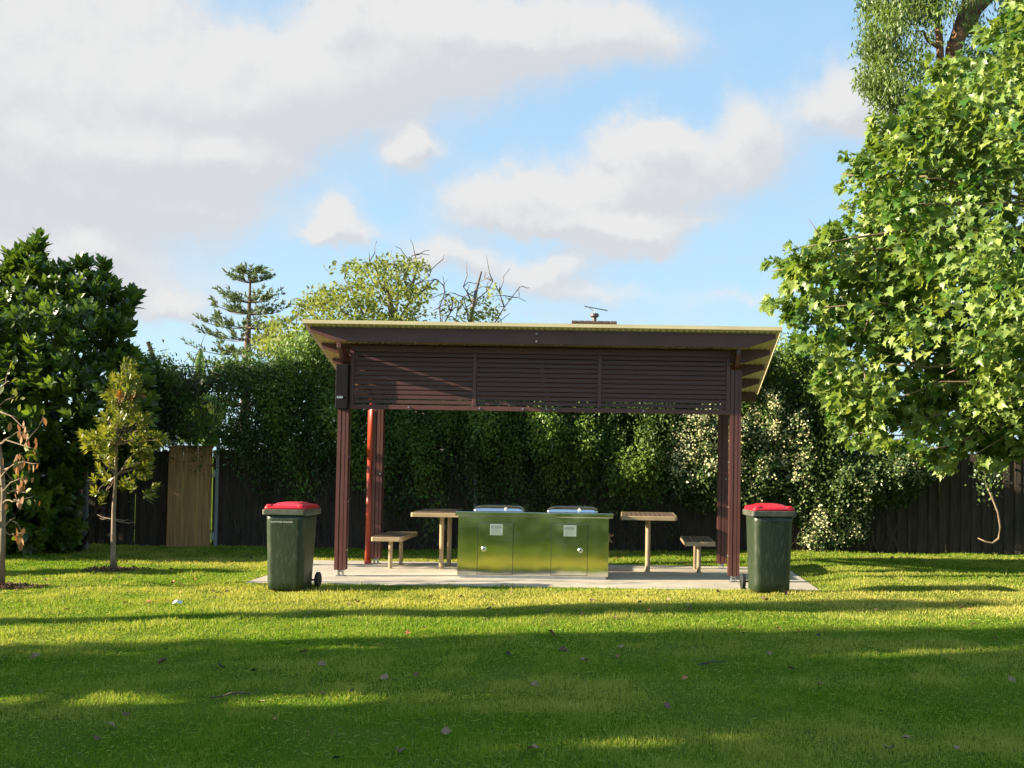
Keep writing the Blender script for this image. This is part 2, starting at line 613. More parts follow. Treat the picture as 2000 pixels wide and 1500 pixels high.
def sample_poly(poly, n):
    p = np.array(poly)
    x0, y0 = p.min(0)
    x1, y1 = p.max(0)
    X, Y = [], []
    while len(X) < n:
        x = rng.uniform(x0, x1, n * 2)
        y = rng.uniform(y0, y1, n * 2)
        k = in_poly(x, y, poly)
        X += list(x[k])
        Y += list(y[k])
    return np.array(X[:n]), np.array(Y[:n])


def at_many(x, y, Y):
    d = np.stack([(x - PX) / F, -(y - PY) / F, -np.ones(len(x))], 1) @ RN.T
    return np.array([0, 0, CH]) + d * (Y / d[:, 1])[:, None]


def fbm(P, scale, seed=0.0, octv=3):
    out = np.zeros(len(P))
    for i, p in enumerate(P):
        out[i] = mnoise.fractal(Vector(p) * scale + Vector((seed, seed * 1.7, -seed)), 1.0, 2.0, octv)
    return out


def rand_dir(n):
    return unit(rng.normal(size=(n, 3)))


# ------------------------------------------------------------------ ground
SX0, SX1, SY0, SY1 = -4.75, 2.52, 14.92, 18.2      # the slab


def ground_z(X, Y):
    X = np.asarray(X, float)
    Y = np.asarray(Y, float)
    g = .085 * np.tanh((X + 1.17) * .0165 / .085)
    dx = np.maximum(np.maximum(SX0 - X, X - SX1), 0)
    dy = np.maximum(np.maximum(SY0 - Y, Y - SY1), 0)
    d = np.sqrt(dx * dx + dy * dy)
    t = np.clip(d / .75, 0, 1)
    t = t * t * (3 - 2 * t)
    und = .012 * np.sin(X * 1.3 + 1.0) * np.sin(Y * 1.1 + .4) + .006 * np.sin(X * 3.1 + Y * 2.3)
    return -.012 * (1 - t) + t * (g + und)


def build_ground():
    xs = np.concatenate([[-400, -150, -60, -30], np.arange(-16, 12.01, .25), [20, 40, 100, 400]])
    ys = np.concatenate([[-300, -100, -40, -15, -5], np.arange(0, 24.01, .25), [28, 40, 80, 200, 900]])
    GX, GY = np.meshgrid(xs, ys)
    GZ = ground_z(GX, GY)
    inside = (GX > SX0 + .1) & (GX < SX1 - .1) & (GY > SY0 + .1) & (GY < SY1 - .1)
    GZ = np.where(inside, -.06, GZ)
    V = np.stack([GX.ravel(), GY.ravel(), GZ.ravel()], 1)
    nx, ny = len(xs), len(ys)
    i, j = np.meshgrid(np.arange(nx - 1), np.arange(ny - 1))
    a = (j * nx + i).ravel()
    loops = np.stack([a, a + 1, a + nx + 1, a + nx], 1).ravel()
    m, nt, bs = base_mat('lawn_soil')
    L = nt.links.new
    tcn = nn(nt, 'ShaderNodeTexCoord')
    no = nn(nt, 'ShaderNodeTexNoise')
    no.inputs['Scale'].default_value = .8
    no.inputs['Detail'].default_value = 8
    L(tcn.outputs['Object'], no.inputs['Vector'])
    rp = nn(nt, 'ShaderNodeValToRGB')
    rp.color_ramp.elements[0].position = .35
    rp.color_ramp.elements[0].color = (.085, .17, .014, 1)
    rp.color_ramp.elements[1].position = .7
    rp.color_ramp.elements[1].color = (.20, .22, .045, 1)
    L(no.outputs['Fac'], rp.inputs[0])
    n2 = nn(nt, 'ShaderNodeTexNoise')
    n2.inputs['Scale'].default_value = 60
    n2.inputs['Detail'].default_value = 5
    L(tcn.outputs['Object'], n2.inputs['Vector'])
    mx = nn(nt, 'ShaderNodeMix', data_type='RGBA', blend_type='MULTIPLY')
    mx.inputs['Factor'].default_value = .45
    L(rp.outputs[0], mx.inputs['A'])
    L(n2.outputs['Fac'], mx.inputs['B'])
    L(mx.outputs['Result'], bs.inputs['Base Color'])
    bs.inputs['Roughness'].default_value = 1
    bs.inputs['Specular IOR Level'].default_value = 0
    bp = nn(nt, 'ShaderNodeBump')
    bp.inputs['Distance'].default_value = .04
    bp.inputs['Strength'].default_value = 1
    L(n2.outputs['Fac'], bp.inputs['Height'])
    L(bp.outputs[0], bs.inputs['Normal'])
    o = np_mesh('ground', V, loops, np.full(len(a), 4), m, smooth=True)
    setp(o, 'soil and thatch under the mown lawn', None, None, 'structure')


def build_grass():
    # density falls with distance, blades grow wider with it
    pts = []
    lens = []
    wid = []
    for y0 in np.arange(4.6, 22.0, .2):
        Y = y0 + .1
        xl, xr = -(1220 / 2300) * Y - .9, (780 / 2300) * Y + .9
        dens = 8200 * (6.5 / Y) ** 1.45
        n = int(dens * (xr - xl) * .2)
        x = rng.uniform(xl, xr, n)
        ne = int(dens * .35 * 8.0 * .2)
        xe = np.where(rng.random(ne) < .5, xl - rng.uniform(0, 4.0, ne), xr + rng.uniform(0, 4.0, ne))
        x = np.concatenate([x, xe])
        wf = np.concatenate([np.ones(n), np.full(ne, 1.7)])
        n = n + ne
        y = rng.uniform(y0, y0 + .2, n)
        pts.append(np.stack([x, y], 1))
        wid.append(.0052 * (Y / 6.5) ** .62 * wf)
        lens.append(rng.uniform(.014, .034, n) * (1 + .15 * (Y / 20)))
    P = np.concatenate(pts)
    W = np.concatenate(wid)
    Ln = np.concatenate(lens)
    ins = (P[:, 0] > SX0 + .0) & (P[:, 0] < SX1 - .0) & (P[:, 1] > SY0 + .0) & (P[:, 1] < SY1)
    fence_y = FENCE_Y(P[:, 0])
    ok = ~ins & (P[:, 1] < fence_y - .02)
    for cx, cy, r in MULCH:
        ok &= ((P[:, 0] - cx) ** 2 + (P[:, 1] - cy) ** 2) > (r * rng.uniform(.8, 1.0, len(P))) ** 2
    P, W, Ln = P[ok], W[ok], Ln[ok]
    hol = np.sin(P[:, 0] * 5.1 + 2 * np.sin(P[:, 1] * 2.3)) * np.sin(P[:, 1] * 6.7 + 1.7 * np.sin(P[:, 0] * 3.1)) + rng.normal(0, .35, len(P))
    kp_ = (hol < 1.15) | (rng.random(len(P)) < .6)
    P, W, Ln = P[kp_], W[kp_], Ln[kp_]
    Z = ground_z(P[:, 0], P[:, 1]) - .004
    B = np.concatenate([P, Z[:, None]], 1)
    N = len(B)
    # dry patches and lusher tufts, decided per place on the lawn
    sub = np.round(P / .12).astype(int)
    keys, inv = np.unique(sub, axis=0, return_inverse=True)
    inv = inv.ravel()
    kp = np.concatenate([keys * .12, np.zeros((len(keys), 1))], 1)
    big = fbm(kp * np.array([.55, 1.0, 1]), .55, 3.1, 3)[inv]
    mid = fbm(kp, 2.2, 7.7, 3)[inv]
    dry = .30 + .65 * big + .35 * mid + rng.normal(0, .20, N)
    # more worn and straw coloured in a band in front of the slab, lusher near the camera
    band = np.exp(-((P[:, 1] - 13.4) / 2.2) ** 2)
    dry += .15 * band - .16 * np.clip((11 - P[:, 1]) / 4, 0, 1)
    for cx_, cy_, r_, a_ in ((-5.6, 14.6, 1.0, .5), (-2.2, 13.9, 1.3, .4), (.8, 14.2, 1.0, .35), (3.5, 14.0, 1.2, .3), (-1.0, 13.3, .8, .4), (2.6, 6.6, .5, .35), (-.6, 7.6, .5, .4), (1.5, 8.6, .6, .3), (-6.0, 18.9, 1.2, .4)):
        dry += a_ * np.exp(-(((P[:, 0] - cx_) / (1.8 * r_)) ** 2 + ((P[:, 1] - cy_) / (.55 * r_)) ** 2))
    tint = np.clip(dry, 0, 1)
    lush = np.clip(mid * 1.5, -.4, .8)
    Ln = Ln * (1 + .8 * lush) * np.where(rng.random(N) < .02, 1.7, 1)
    az = rng.uniform(0, 2 * math.pi, N)
    lean = np.abs(rng.normal(.45, .45, N))
    along = np.stack([np.cos(az) * lean, np.sin(az) * lean, np.ones(N)], 1)
    nrm = np.stack([np.cos(az), np.sin(az), np.zeros(N)], 1) + rng.normal(0, .5, (N, 3)) * np.array([1, 1, .1])
    # loose straw and clippings lying flat among the blades
    flat_ = rng.random(N) < .035
    along[flat_, 2] = rng.normal(.05, .08, flat_.sum())
    tint[flat_] = rng.uniform(.75, 1.0, flat_.sum())
    B[flat_, 2] += .016
    Ln[flat_] *= 1.5
    W[flat_] *= .7
    m = leaf_mat('grass_blade', (.140, .250, .015), (.47, .42, .11), .34, .55, .12, (1.45, 1.5, .45))
    o = leaves('grass', m, B, along, -nrm, Ln, W, T_BLADE, None, tint)
    setp(o, 'short mown grass of the park lawn, straw coloured in patches', None, None, 'stuff')


def FENCE_Y(X):
    return 21.42 + (np.asarray(X) + 7.5) * (-.072)


MULCH = []


# ------------------------------------------------------------------ shelter
def build_slab():
    b = MB()
    b.box(SX0, SX1, SY0, SY1, -.13, 0)
    m, nt, bs = base_mat('path_concrete')
    L = nt.links.new
    tcn = nn(nt, 'ShaderNodeTexCoord')
    no = nn(nt, 'ShaderNodeTexNoise')
    no.inputs['Scale'].default_value = 1.4
    no.inputs['Detail'].default_value = 10
    no.inputs['Roughness'].default_value = .65
    L(tcn.outputs['Object'], no.inputs['Vector'])
    rp = nn(nt, 'ShaderNodeValToRGB')
    rp.color_ramp.elements[0].position = .3
    rp.color_ramp.elements[0].color = (.36, .31, .235, 1)
    rp.color_ramp.elements[1].position = .68
    rp.color_ramp.elements[1].color = (.56, .49, .38, 1)
    L(no.outputs['Fac'], rp.inputs[0])
    n2 = nn(nt, 'ShaderNodeTexNoise')
    n2.inputs['Scale'].default_value = 130
    L(tcn.outputs['Object'], n2.inputs['Vector'])
    bp = nn(nt, 'ShaderNodeBump')
    bp.inputs['Strength'].default_value = .3
    bp.inputs['Distance'].default_value = .006
    L(n2.outputs['Fac'], bp.inputs['Height'])
    L(bp.outputs[0], bs.inputs['Normal'])
    n3 = nn(nt, 'ShaderNodeTexNoise')
    n3.inputs['Scale'].default_value = 3.4
    n3.inputs['Detail'].default_value = 6
    n3.inputs['Roughness'].default_value = .7
    L(tcn.outputs['Object'], n3.inputs['Vector'])
    r3 = nn(nt, 'ShaderNodeMapRange')
    r3.inputs['From Min'].default_value = .56
    r3.inputs['From Max'].default_value = .72
    r3.inputs['To Max'].default_value = .55
    L(n3.outputs['Fac'], r3.inputs['Value'])
    m3 = nn(nt, 'ShaderNodeMix', data_type='RGBA')
    L(r3.outputs[0], m3.inputs['Factor'])
    L(rp.outputs[0], m3.inputs['A'])
    m3.inputs['B'].default_value = (.24, .20, .15, 1)
    L(m3.outputs['Result'], bs.inputs['Base Color'])
    bs.inputs['Roughness'].default_value = .85
    o = b.build('concrete_path', m, bevel=.012)
    setp(o, 'pale concrete slab under the shelter', None, None, 'structure')


RX0, RX1, RY0, RY1 = -4.2, 2.02, 15.28, 17.97
RZ0, RS = 3.354, .2575


def roof_z(Y):
    return RZ0 - RS * (Y - RY0)


def build_shelter():
    root = empty('picnic_shelter', (-1.15, 16.8, 0), 'maroon steel picnic shelter with slatted front screen and cream skillion roof', 'shelter')
    org = np.array([-1.15, 16.8, 0])

    def fin(b, *a, **k):
        b.v = [tuple(np.array(q) - org) for q in b.v]
        return b.build(*a, parent=root, **k)

    PXL = {'f': (-3.775, 1.49), 'b': (-3.70, 1.49)}
    for key, py in (('f', 15.86), ('b', 17.76)):
        for px in PXL[key]:
            top = roof_z(py) - .36
            b = MB()
            w, d = .074, .074
            # two channels back to back with a recessed web: grooves on front and back faces
            prof = [(-w, -d), (-.028, -d), (-.028, -d + .022), (-.012, -d + .022), (-.012, -d), (.030, -d), (.030, -d + .01), (.040, -d + .01), (.040, -d), (w, -d),
                    (w, -.03), (w - .014, -.03), (w - .014, .03), (w, .03),
                    (w, d), (.012, d), (.012, d - .022), (-.012, d - .022), (-.012, d), (-w, d), (-w, .03), (-w + .014, .03), (-w + .014, -.03), (-w, -.03)]
            b.prism([(px + x, py + y) for x, y in prof], 2, .085, top)
            post = fin(b, 'post', M['brown'])
            s = MB()
            s.box(px - .032, px - .022, py - .05, py + .05, .0, .16)
            s.box(px + .022, px + .032, py - .05, py + .05, .0, .16)
            s.box(px - .0215, px + .0215, py - .045, py + .045, .055, .075)
            s.box(px - .06, px + .06, py - .06, py + .06, .001, .008)
            s.v = [tuple(np.array(q) - org) for q in s.v]
            s.build('stirrup', M['galv'], post)
            for z in ((.35, 1.0, 1.6) if key == 'f' else (1.35,)):
                q = MB()
                sx = 1 if px < 0 else -1
                q.tube([(px + sx * w, py - .03, z), (px + sx * (w + .014), py - .03, z)], .012, 8)
                if key == 'b':
                    q = MB()
                    q.tube([(px + .045, py - d, z), (px + .045, py - d - .012, z)], .012, 8)
                q.v = [tuple(np.array(p) - org) for p in q.v]
                q.build('bolt', M['galv'], post)
    # rafters: deep channels running front to back, cut on a slant at the front
    for px in (-3.775, -1.14, 1.49):
        b = MB()
        y0, y1 = (15.46 if px != -1.14 else 15.9), 17.92
        tz = lambda y: roof_z(y) - .205
        poly = [(y0, tz(y0)), (y1, tz(y1)), (y1, tz(y1) - .14), (y0 + .34, tz(y0 + .34) - .17), (y0 + .22, tz(y0 + .22) - .165), (y0, tz(y0) - .07)]
        b.prism(poly, 0, px - .027, px + .027)
        fin(b, 'rafter', M['brown'], bevel=.003)
        if px == -1.14:
            for z in (.03, .13):
                q = MB()
                q.tube([(px - .03, 15.36, roof_z(15.4) - .05 - z), (px - .03, 15.346, roof_z(15.4) - .05 - z)], .011, 8)
                fin(q, 'bolt', M['galv'])
    # purlins run the length of the roof, ends tapered from below
    for k in range(5):
        y = 15.43 + k * .605
        zt = roof_z(y) - .022
        dp = .182
        xl, xr = RX0 + .05, RX1 - .05
        b = MB()
        poly = [(xl, zt), (xr, zt), (xr, zt - .06), (xr - .36, zt - dp), (xl + .36, zt - dp), (xl, zt - .06)]
        b.prism(poly, 1, y - .022, y + .022)
        fin(b, 'purlin', M['brown'], bevel=.003)
    # corrugated sheet
    pitch, amp = .076, .0085
    n = int((RX1 - RX0) / pitch) * 6
    xs = np.linspace(RX0, RX1, n + 1)
    zz = amp * np.sin((xs - RX0) / pitch * 2 * math.pi)
    V, loops = [], []
    ys = [RY0, 16.5, RY1]
    for t in (0, -.0022):
        for y in ys:
            V.append(np.stack([xs, np.full(n + 1, y), roof_z(y) + zz + t - .010], 1))
    V = np.concatenate(V) - org
    c = n + 1
    for lay in (0, 3):
        for r in range(2):
            a = (lay + r) * c + np.arange(n)
            q = np.stack([a, a + 1, a + c + 1, a + c], 1)
            loops.append(q if lay == 0 else q[:, ::-1])
    for r in (0, 2):
        a = r * c + np.arange(n)
        loops.append(np.stack([a, a + 3 * c, a + 3 * c + 1, a + 1], 1))
    loops = np.concatenate(loops)
    roof = np_mesh('roof', V, loops.ravel(), np.full(len(loops), 4), M['cream'], root)
    b = MB()
    y = RY0
    b.prism([(y - .014, roof_z(y) + .018), (y - .014, roof_z(y) - .028), (y - .008, roof_z(y) - .028), (y - .008, roof_z(y) + .012), (y + .12, roof_z(y + .12) + .012), (y + .12, roof_z(y + .12) + .018)],
            0, RX0 - .006, RX1 + .006)
    fin(b, 'front_flashing', M['cream'])
    for sx, xe in ((-1, RX0), (1, RX1)):
        b = MB()
        e = [(RY0 - .014, roof_z(RY0 - .014)), (RY1 + .01, roof_z(RY1 + .01))]
        b.prism([(e[0][0], e[0][1] + .02), (e[1][0], e[1][1] + .02), (e[1][0], e[1][1] - .034), (e[0][0], e[0][1] - .034)], 0, min(xe + sx * .007, xe + sx * .013), max(xe + sx * .007, xe + sx * .013))
        fin(b, 'barge_capping', M['cream'])
    b = MB()
    zt = roof_z(RY1) - .03
    b.prism([(RY1 - .01, zt), (RY1 + .11, zt), (RY1 + .11, zt - .09), (RY1 + .02, zt - .09), (RY1 - .01, zt - .04)], 0, RX0 + .02, RX1 - .02)
    fin(b, 'gutter', M['brown'])
    # slatted screen between the front posts: three bays
    x0, x1 = -3.775 + .076, 1.49 - .076
    zb, zt = 2.272, 3.075
    b = MB()
    b.box(x0, x1, 15.79, 15.845, zb - .03, zb + .03)
    b.box(x0, x1, 15.79, 15.845, zt - .06, zt + .02)
    fin(b, 'screen_rail', M['brown'], bevel=.004)
    mull = [x0 + .03, -2.025, -.345, x1 - .03]
    for mx_ in mull:
        b = MB()
        b.box(mx_ - .026, mx_ + .026, 15.785, 15.845, zb + .0305, zt - .0605)
        fin(b, 'mullion', M['brown'], bevel=.004)
    for i in range(3):
        b = MB()
        xa, xb = mull[i] + .027, mull[i + 1] - .027
        z = zb + .05
        while z < zt - .1:
            wob = rng.normal(0, .0012)
            # flat blades, a hair off plumb, with a gap between
            b.prism([(15.806 + wob, z), (15.824 + wob, z), (15.824 + wob, z + .048), (15.806 + wob, z + .048)], 0, xa, xb)
            z += .0635
        fin(b, 'slat_panel', M['brown_slat'])
    for bx in (-2.9, -1.95, -1.37, -1.05, -.95, .25):
        q = MB()
        q.tube([(bx, 15.79, zb + .002), (bx, 15.778, zb + .002)], .011, 8)
        fin(q, 'bolt', M['galv'])
    # dark box on the front left post
    b = MB()
    b.box(-3.868, -3.70, 15.70, 15.784, 2.235, 2.835)
    box = fin(b, 'dark_box', M['darkbox'], bevel=.008)
    q = MB()
    q.box(-3.845, -3.765, 15.694, 15.6995, 2.375, 2.405)
    q.v = [tuple(np.array(p) - org) for p in q.v]
    q.build('nameplate', M['galv'], box)
    # downpipe
    b = MB()
    X, Y = -3.815, 17.72
    r = .046
    b.tube([(X, Y, .0), (X, Y, 1.55)], r, 14)
    b.tube([(X, Y, 1.552), (X, Y, 2.30), (X + .01, Y + .03, 2.37), (X + .03, Y + .14, 2.47), (X + .04, Y + .27, 2.50), (X + .04, Y + .29, 2.57)], r * 1.06, 14)
    dpipe = fin(b, 'downpipe', M['pipe'], smooth=True)
    q = MB()
    q.tube([(X, Y, .001), (X, Y, .05)], r * 1.2, 14)
    q.v = [tuple(np.array(p) - org) for p in q.v]
    q.build('collar', M['pipe'], dpipe)
    return root


# ------------------------------------------------------------------ barbecue
def build_bbq():
    x0, x1, y0, y1 = -2.215, -.19, 15.86, 16.66
    cx, cy = (x0 + x1) / 2, (y0 + y1) / 2
    root = empty('barbecue', (cx, cy, 0), 'double stainless steel electric barbecue cabinet with two lidded hotplates', 'barbecue')

    def L_(b):
        b.v = [(q[0] - cx, q[1] - cy, q[2]) for q in b.v]
        return b
    b = MB()
    b.box(x0, x1, y0, y1, .035, .826)
    body = L_(b).build('cabinet', M['steel'], root, bevel=.004)
    b = MB()
    b.box(x0 + .03, x1 - .03, y0 + .02, y1 - .02, .001, .034)
    L_(b).build('plinth', M['galv'], root)
    b = MB()
    b.box(x0 - .035, x1 + .055, y0 - .035, y1 + .03, .827, .889)
    L_(b).build('benchtop', M['steel'], root, bevel=.006)
    for i, (dx0, dx1) in enumerate(((-1.945, -1.475), (-.955, -.475))):
        b = MB()
        b.box(dx0, dx1, y0 - .0035, y0 - .0005, .055, .735)
        # black strips round the leaf stand in for the shade of the door gap
        door = L_(b).build('door', M['steel'], root, bevel=.0012)
        g = MB()
        t = .007
        for (a0, a1, z0, z1) in ((dx0 - t, dx0, .048, .742), (dx1, dx1 + t, .048, .742), (dx0, dx1, .735, .742), (dx0, dx1, .048, .055)):
            g.box(a0 + .0003, a1 - .0003, y0 - .0012, y0 - .0004, z0 + .0003, z1 - .0003)
        g.v = [(q[0] - cx, q[1] - cy, q[2]) for q in g.v]
        g.build('gap_shade_strips', M['black'], door)
        kx = dx0 + .085 if i == 0 else dx1 - .09
        k = MB()
        k.loft([[(kx + r * math.cos(a), y0 - .0036 - h, .39 + r * math.sin(a)) for a in np.linspace(0, 2 * math.pi, 20, endpoint=False)] for r, h in ((.033, 0), (.033, .006), (.026, .012), (.012, .013))])
        k.v = [(q[0] - cx, q[1] - cy, q[2]) for q in k.v]
        k.build('lock', mat_once('lock_chrome', (.75, .74, .70), .25, 1.0), door, smooth=False)
        k = MB()
        k.tube([(kx, y0 - .0165, .392), (kx, y0 - .0175, .392)], .0105, 12)
        k.v = [(q[0] - cx, q[1] - cy, q[2]) for q in k.v]
        k.build('keyhole', M['black'], door)
        lx = (dx0 + .16, dx0 + .33)
        n_ = MB()
        n_.box(lx[0], lx[1], y0 - .0058, y0 - .0037, .575, .724)
        n_.v = [(q[0] - cx, q[1] - cy, q[2]) for q in n_.v]
        n_.build('notice', M['label'], door)
        pr = MB()
        r2 = random.Random(5 + i)
        z = .700
        for ln in range(11):
            hh = .0075 if ln in (1, 2, 3) else .004
            xx = lx[0] + .014
            while xx < lx[1] - .03:
                w_ = r2.uniform(.008, .03)
                pr.box(xx, min(xx + w_, lx[1] - .012), y0 - .0064, y0 - .0059, z, z + hh)
                xx += w_ + .006
            z -= .0118
        pr.v = [(q[0] - cx, q[1] - cy, q[2]) for q in pr.v]
        pr.build('print', M['print'], door)
    # hinged hoods over the hotplates
    for hx in (-1.685, -.69):
        b = MB()
        yc = 16.22
        secs = []
        for (w, d, r, z) in ((.70, .52, .06, .8895), (.70, .52, .06, .905), (.66, .485, .07, .935), (.60, .43, .08, .957), (.50, .34, .08, .966), (.2, .12, .05, .969)):
            secs.append(rrect(w, d, r, z, hx, yc, 6))
        b.loft(secs)
        hood = L_(b).build('hood', M['bluesteel'], root, smooth=True)
        k = MB()
        k.loft([[(hx + .10 + r * math.cos(a), yc - .262 - h, .926 + r * math.sin(a)) for a in np.linspace(0, 2 * math.pi, 18, endpoint=False)] for r, h in ((.022, -.03), (.022, .004), (.017, .008))])
        k.v = [(q[0] - cx, q[1] - cy, q[2]) for q in k.v]
        k.build('hood_badge', M['white'], hood)
    # bottle opener on the right flank
    b = MB()
    b.box(x1 + .0005, x1 + .02, 15.95, 15.99, .50, .62)
    b.tube([(x1 + .02, 15.97, .58), (x1 + .05, 15.97, .585), (x1 + .055, 15.97, .61)], .012, 8)
    b.tube([(x1 + .02, 15.97, .52), (x1 + .04, 15.97, .51), (x1 + .042, 15.97, .49)], .01, 8)
    L_(b).build('bracket', mat_once('bronze_bracket', (.25, .16, .09), .45, .6), root)


def mat_once(name, *a, **k):
    return MATS[name] if name in MATS else mat(name, *a, **k)


# ------------------------------------------------------------------ tables and benches
def slatted(name, cx, w, y0, y1, zt, legs, nsl, label, cat, group, leg_r):
    cy = (y0 + y1) / 2
    root = empty(name, (cx, cy, 0), label, cat, group)

    def L_(b):
        b.v = [(q[0] - cx, q[1] - cy, q[2]) for q in b.v]
        return b
    th = .058
    b = MB()
    # rolled frame round the slats: rounded corners
    outer = rrect(w, y1 - y0, .035, 0, cx, cy, 4)
    inner = rrect(w - .044, y1 - y0 - .06, .012, 0, cx, cy, 4)
    n = len(outer)
    vs = [(p[0], p[1], zt - th) for p in outer] + [(p[0], p[1], zt - .012) for p in outer] + [(p[0] + (q[0] - p[0]) * .25, p[1] + (q[1] - p[1]) * .25, zt) for p, q in zip(outer, inner)] \
        + [(q[0], q[1], zt) for q in inner] + [(q[0], q[1], zt - th) for q in inner]
    fs = []
    for r in range(5):
        for k in range(n):
            a, c = r * n, ((r + 1) % 5) * n
            fs.append((a + k, a + (k + 1) % n, c + (k + 1) % n, c + k))
    b.add(vs, fs)
    L_(b).build('frame', M['tan'], root, smooth=False)
    b = MB()
    ix0, ix1 = cx - w / 2 + .0225, cx + w / 2 - .0225
    st = (ix1 - ix0) / nsl
    for i in range(nsl):
        b.box(ix0 + i * st + .006, ix0 + (i + 1) * st - .006, y0 + .031, y1 - .031, zt - .022, zt - .002 + rng.normal(0, .0006))
    L_(b).build('slats', M['slat'], root, bevel=.003)
    b = MB()
    b.box(cx - .03, cx + .03, y0 + .15, y1 - .15, zt - th + .002, zt - .0225)
    L_(b).build('bearer', M['tan'], root)
    for (lx, ly) in legs:
        b = MB()
        b.tube([(lx, ly, 0), (lx, ly, zt - th + .0015)], leg_r, 14)
        b.tube([(lx, ly, .0005), (lx, ly, .006)], leg_r * 1.5, 14)
        L_(b).build('leg', M['tan'], root, smooth=False)


def build_furniture():
    slatted('picnic_table', -2.61, .80, 16.7, 18.05, .822, [(-2.62, 17.1), (-2.585, 17.62)], 11,
            'slatted table on two tan legs partly behind the left end of the barbecue', 'table', 'slatted tables under the shelter', .034)
    slatted('picnic_table', .368, .80, 16.7, 18.05, .822, [(.366, 17.1), (.372, 17.62)], 11,
            'slatted table on tan legs standing clear to the right of the barbecue', 'table', 'slatted tables under the shelter', .034)
    slatted('bench', -3.355, .44, 16.75, 18.07, .464, [(-3.345, 17.04), (-3.31, 17.66)], 6,
            'low slatted bench beside the red downpipe', 'bench', 'slatted benches under the shelter', .03)
    slatted('bench', 1.10, .44, 16.75, 18.07, .464, [(1.105, 17.1), (1.085, 17.72)], 6,
            'low slatted bench with dark slats beside the right rear post', 'bench', 'slatted benches under the shelter', .03)


# ------------------------------------------------------------------ bins
def text_mesh(body, size, material, parent, loc, rot):
    cu = bpy.data.curves.new('lettering', 'FONT')
    cu.body = body
    cu.size = size
    cu.align_x = 'CENTER'
    cu.extrude = .0008
    tmp = bpy.data.objects.new('lettering', cu)
    COL.objects.link(tmp)
    dg = bpy.context.evaluated_depsgraph_get()
    dg.update()
    me = bpy.data.meshes.new_from_object(tmp.evaluated_get(dg))
    bpy.data.objects.remove(tmp)
    me.materials.clear()
    me.materials.append(material)
    o = bpy.data.objects.new('lettering', me)
    COL.objects.link(o)
    o.parent = parent
    o.location = loc
    o.rotation_euler = rot
    return o


def build_bin(loc, rz, label, text):
    root = empty('wheelie_bin', loc, label, 'bin', 'wheelie bins beside the shelter', rz)
    b = MB()
    secs = []
    for z, w, d, cy in ((.015, .42, .42, -.02), (.03, .44, .45, -.02), (.12, .445, .465, -.02), (.5, .462, .52, -.01), (.86, .478, .58, 0), (.93, .48, .59, 0)):
        secs.append(rrect(w, d, .085, z, 0, cy, 8))
    b.loft(secs)
    body = b.build('body', M['binbody'], root, smooth=True)
    # raised front panel edge and foot recess
    b = MB()
    b.loft([rrect(.545, .645, .04, z, 0, .005, 5) if k else rrect(.52, .62, .05, z, 0, .005, 5) for k, z in ((0, .915), (1, .925), (1, .984), (0, .988))])
    b.build('rim', M['binrim'], root, bevel=.004)
    b = MB()
    secs = []
    for (w, d, r, z) in ((.515, .615, .05, .9885), (.51, .61, .05, 1.012), (.485, .585, .06, 1.030), (.46, .56, .06, 1.036)):
        secs.append(rrect(w, d, r, z, 0, .005, 6))
    for (w, d, r, z) in ((.34, .48, .10, 1.046), (.29, .43, .10, 1.060), (.19, .30, .08, 1.067), (.06, .1, .02, 1.068)):
        secs.append(rrect(w, d, r, z, 0, .015, 6))
    b.loft(secs)
    lid = b.build('lid', M['lid'], root, smooth=True)
    for sx in (-1, 1):
        b = MB()
        b.loft([rrect(.085, .07, .025, z, sx * .19, -.262, 4) if z < 1.04 else rrect(.06, .05, .02, z, sx * .19, -.26, 4) for z in (1.012, 1.036, 1.046)])
        b.build('lid_grip', M['lid'], lid, smooth=False, bevel=.004)
    b = MB()
    b.tube([(-.22, .37, .985), (.22, .37, .985)], .016, 8)
    for sx in (-1, 1):
        b.tube([(sx * .2, .33, .975), (sx * .2, .37, .985)], .016, 8)
    b.build('handle', M['binrim'], root)
    b = MB()
    b.tube([(-.30, .235, .098), (.30, .235, .098)], .012, 8)
    b.build('axle', M['black'], root)
    for sx in (-1, 1):
        b = MB()
        x0 = sx * .245
        rings = []
        for (dx, r) in ((0, .03), (0, .085), (.008, .099), (.04, .099), (.048, .085), (.048, .03)):
            rings.append([(x0 + sx * dx, .235 + r * math.cos(a), .099 + r * math.sin(a)) for a in np.linspace(0, 2 * math.pi, 24, endpoint=False)])
        b.loft(rings)
        b.build('wheel', M['black'], root)
    if text:
        text_mesh('BURWOOD COUNCIL', .0262, M['white'], body, (-.03, -.2915, .828), (math.radians(90 - 4.6), 0, 0))
    # scuffed seam on the front
    return root


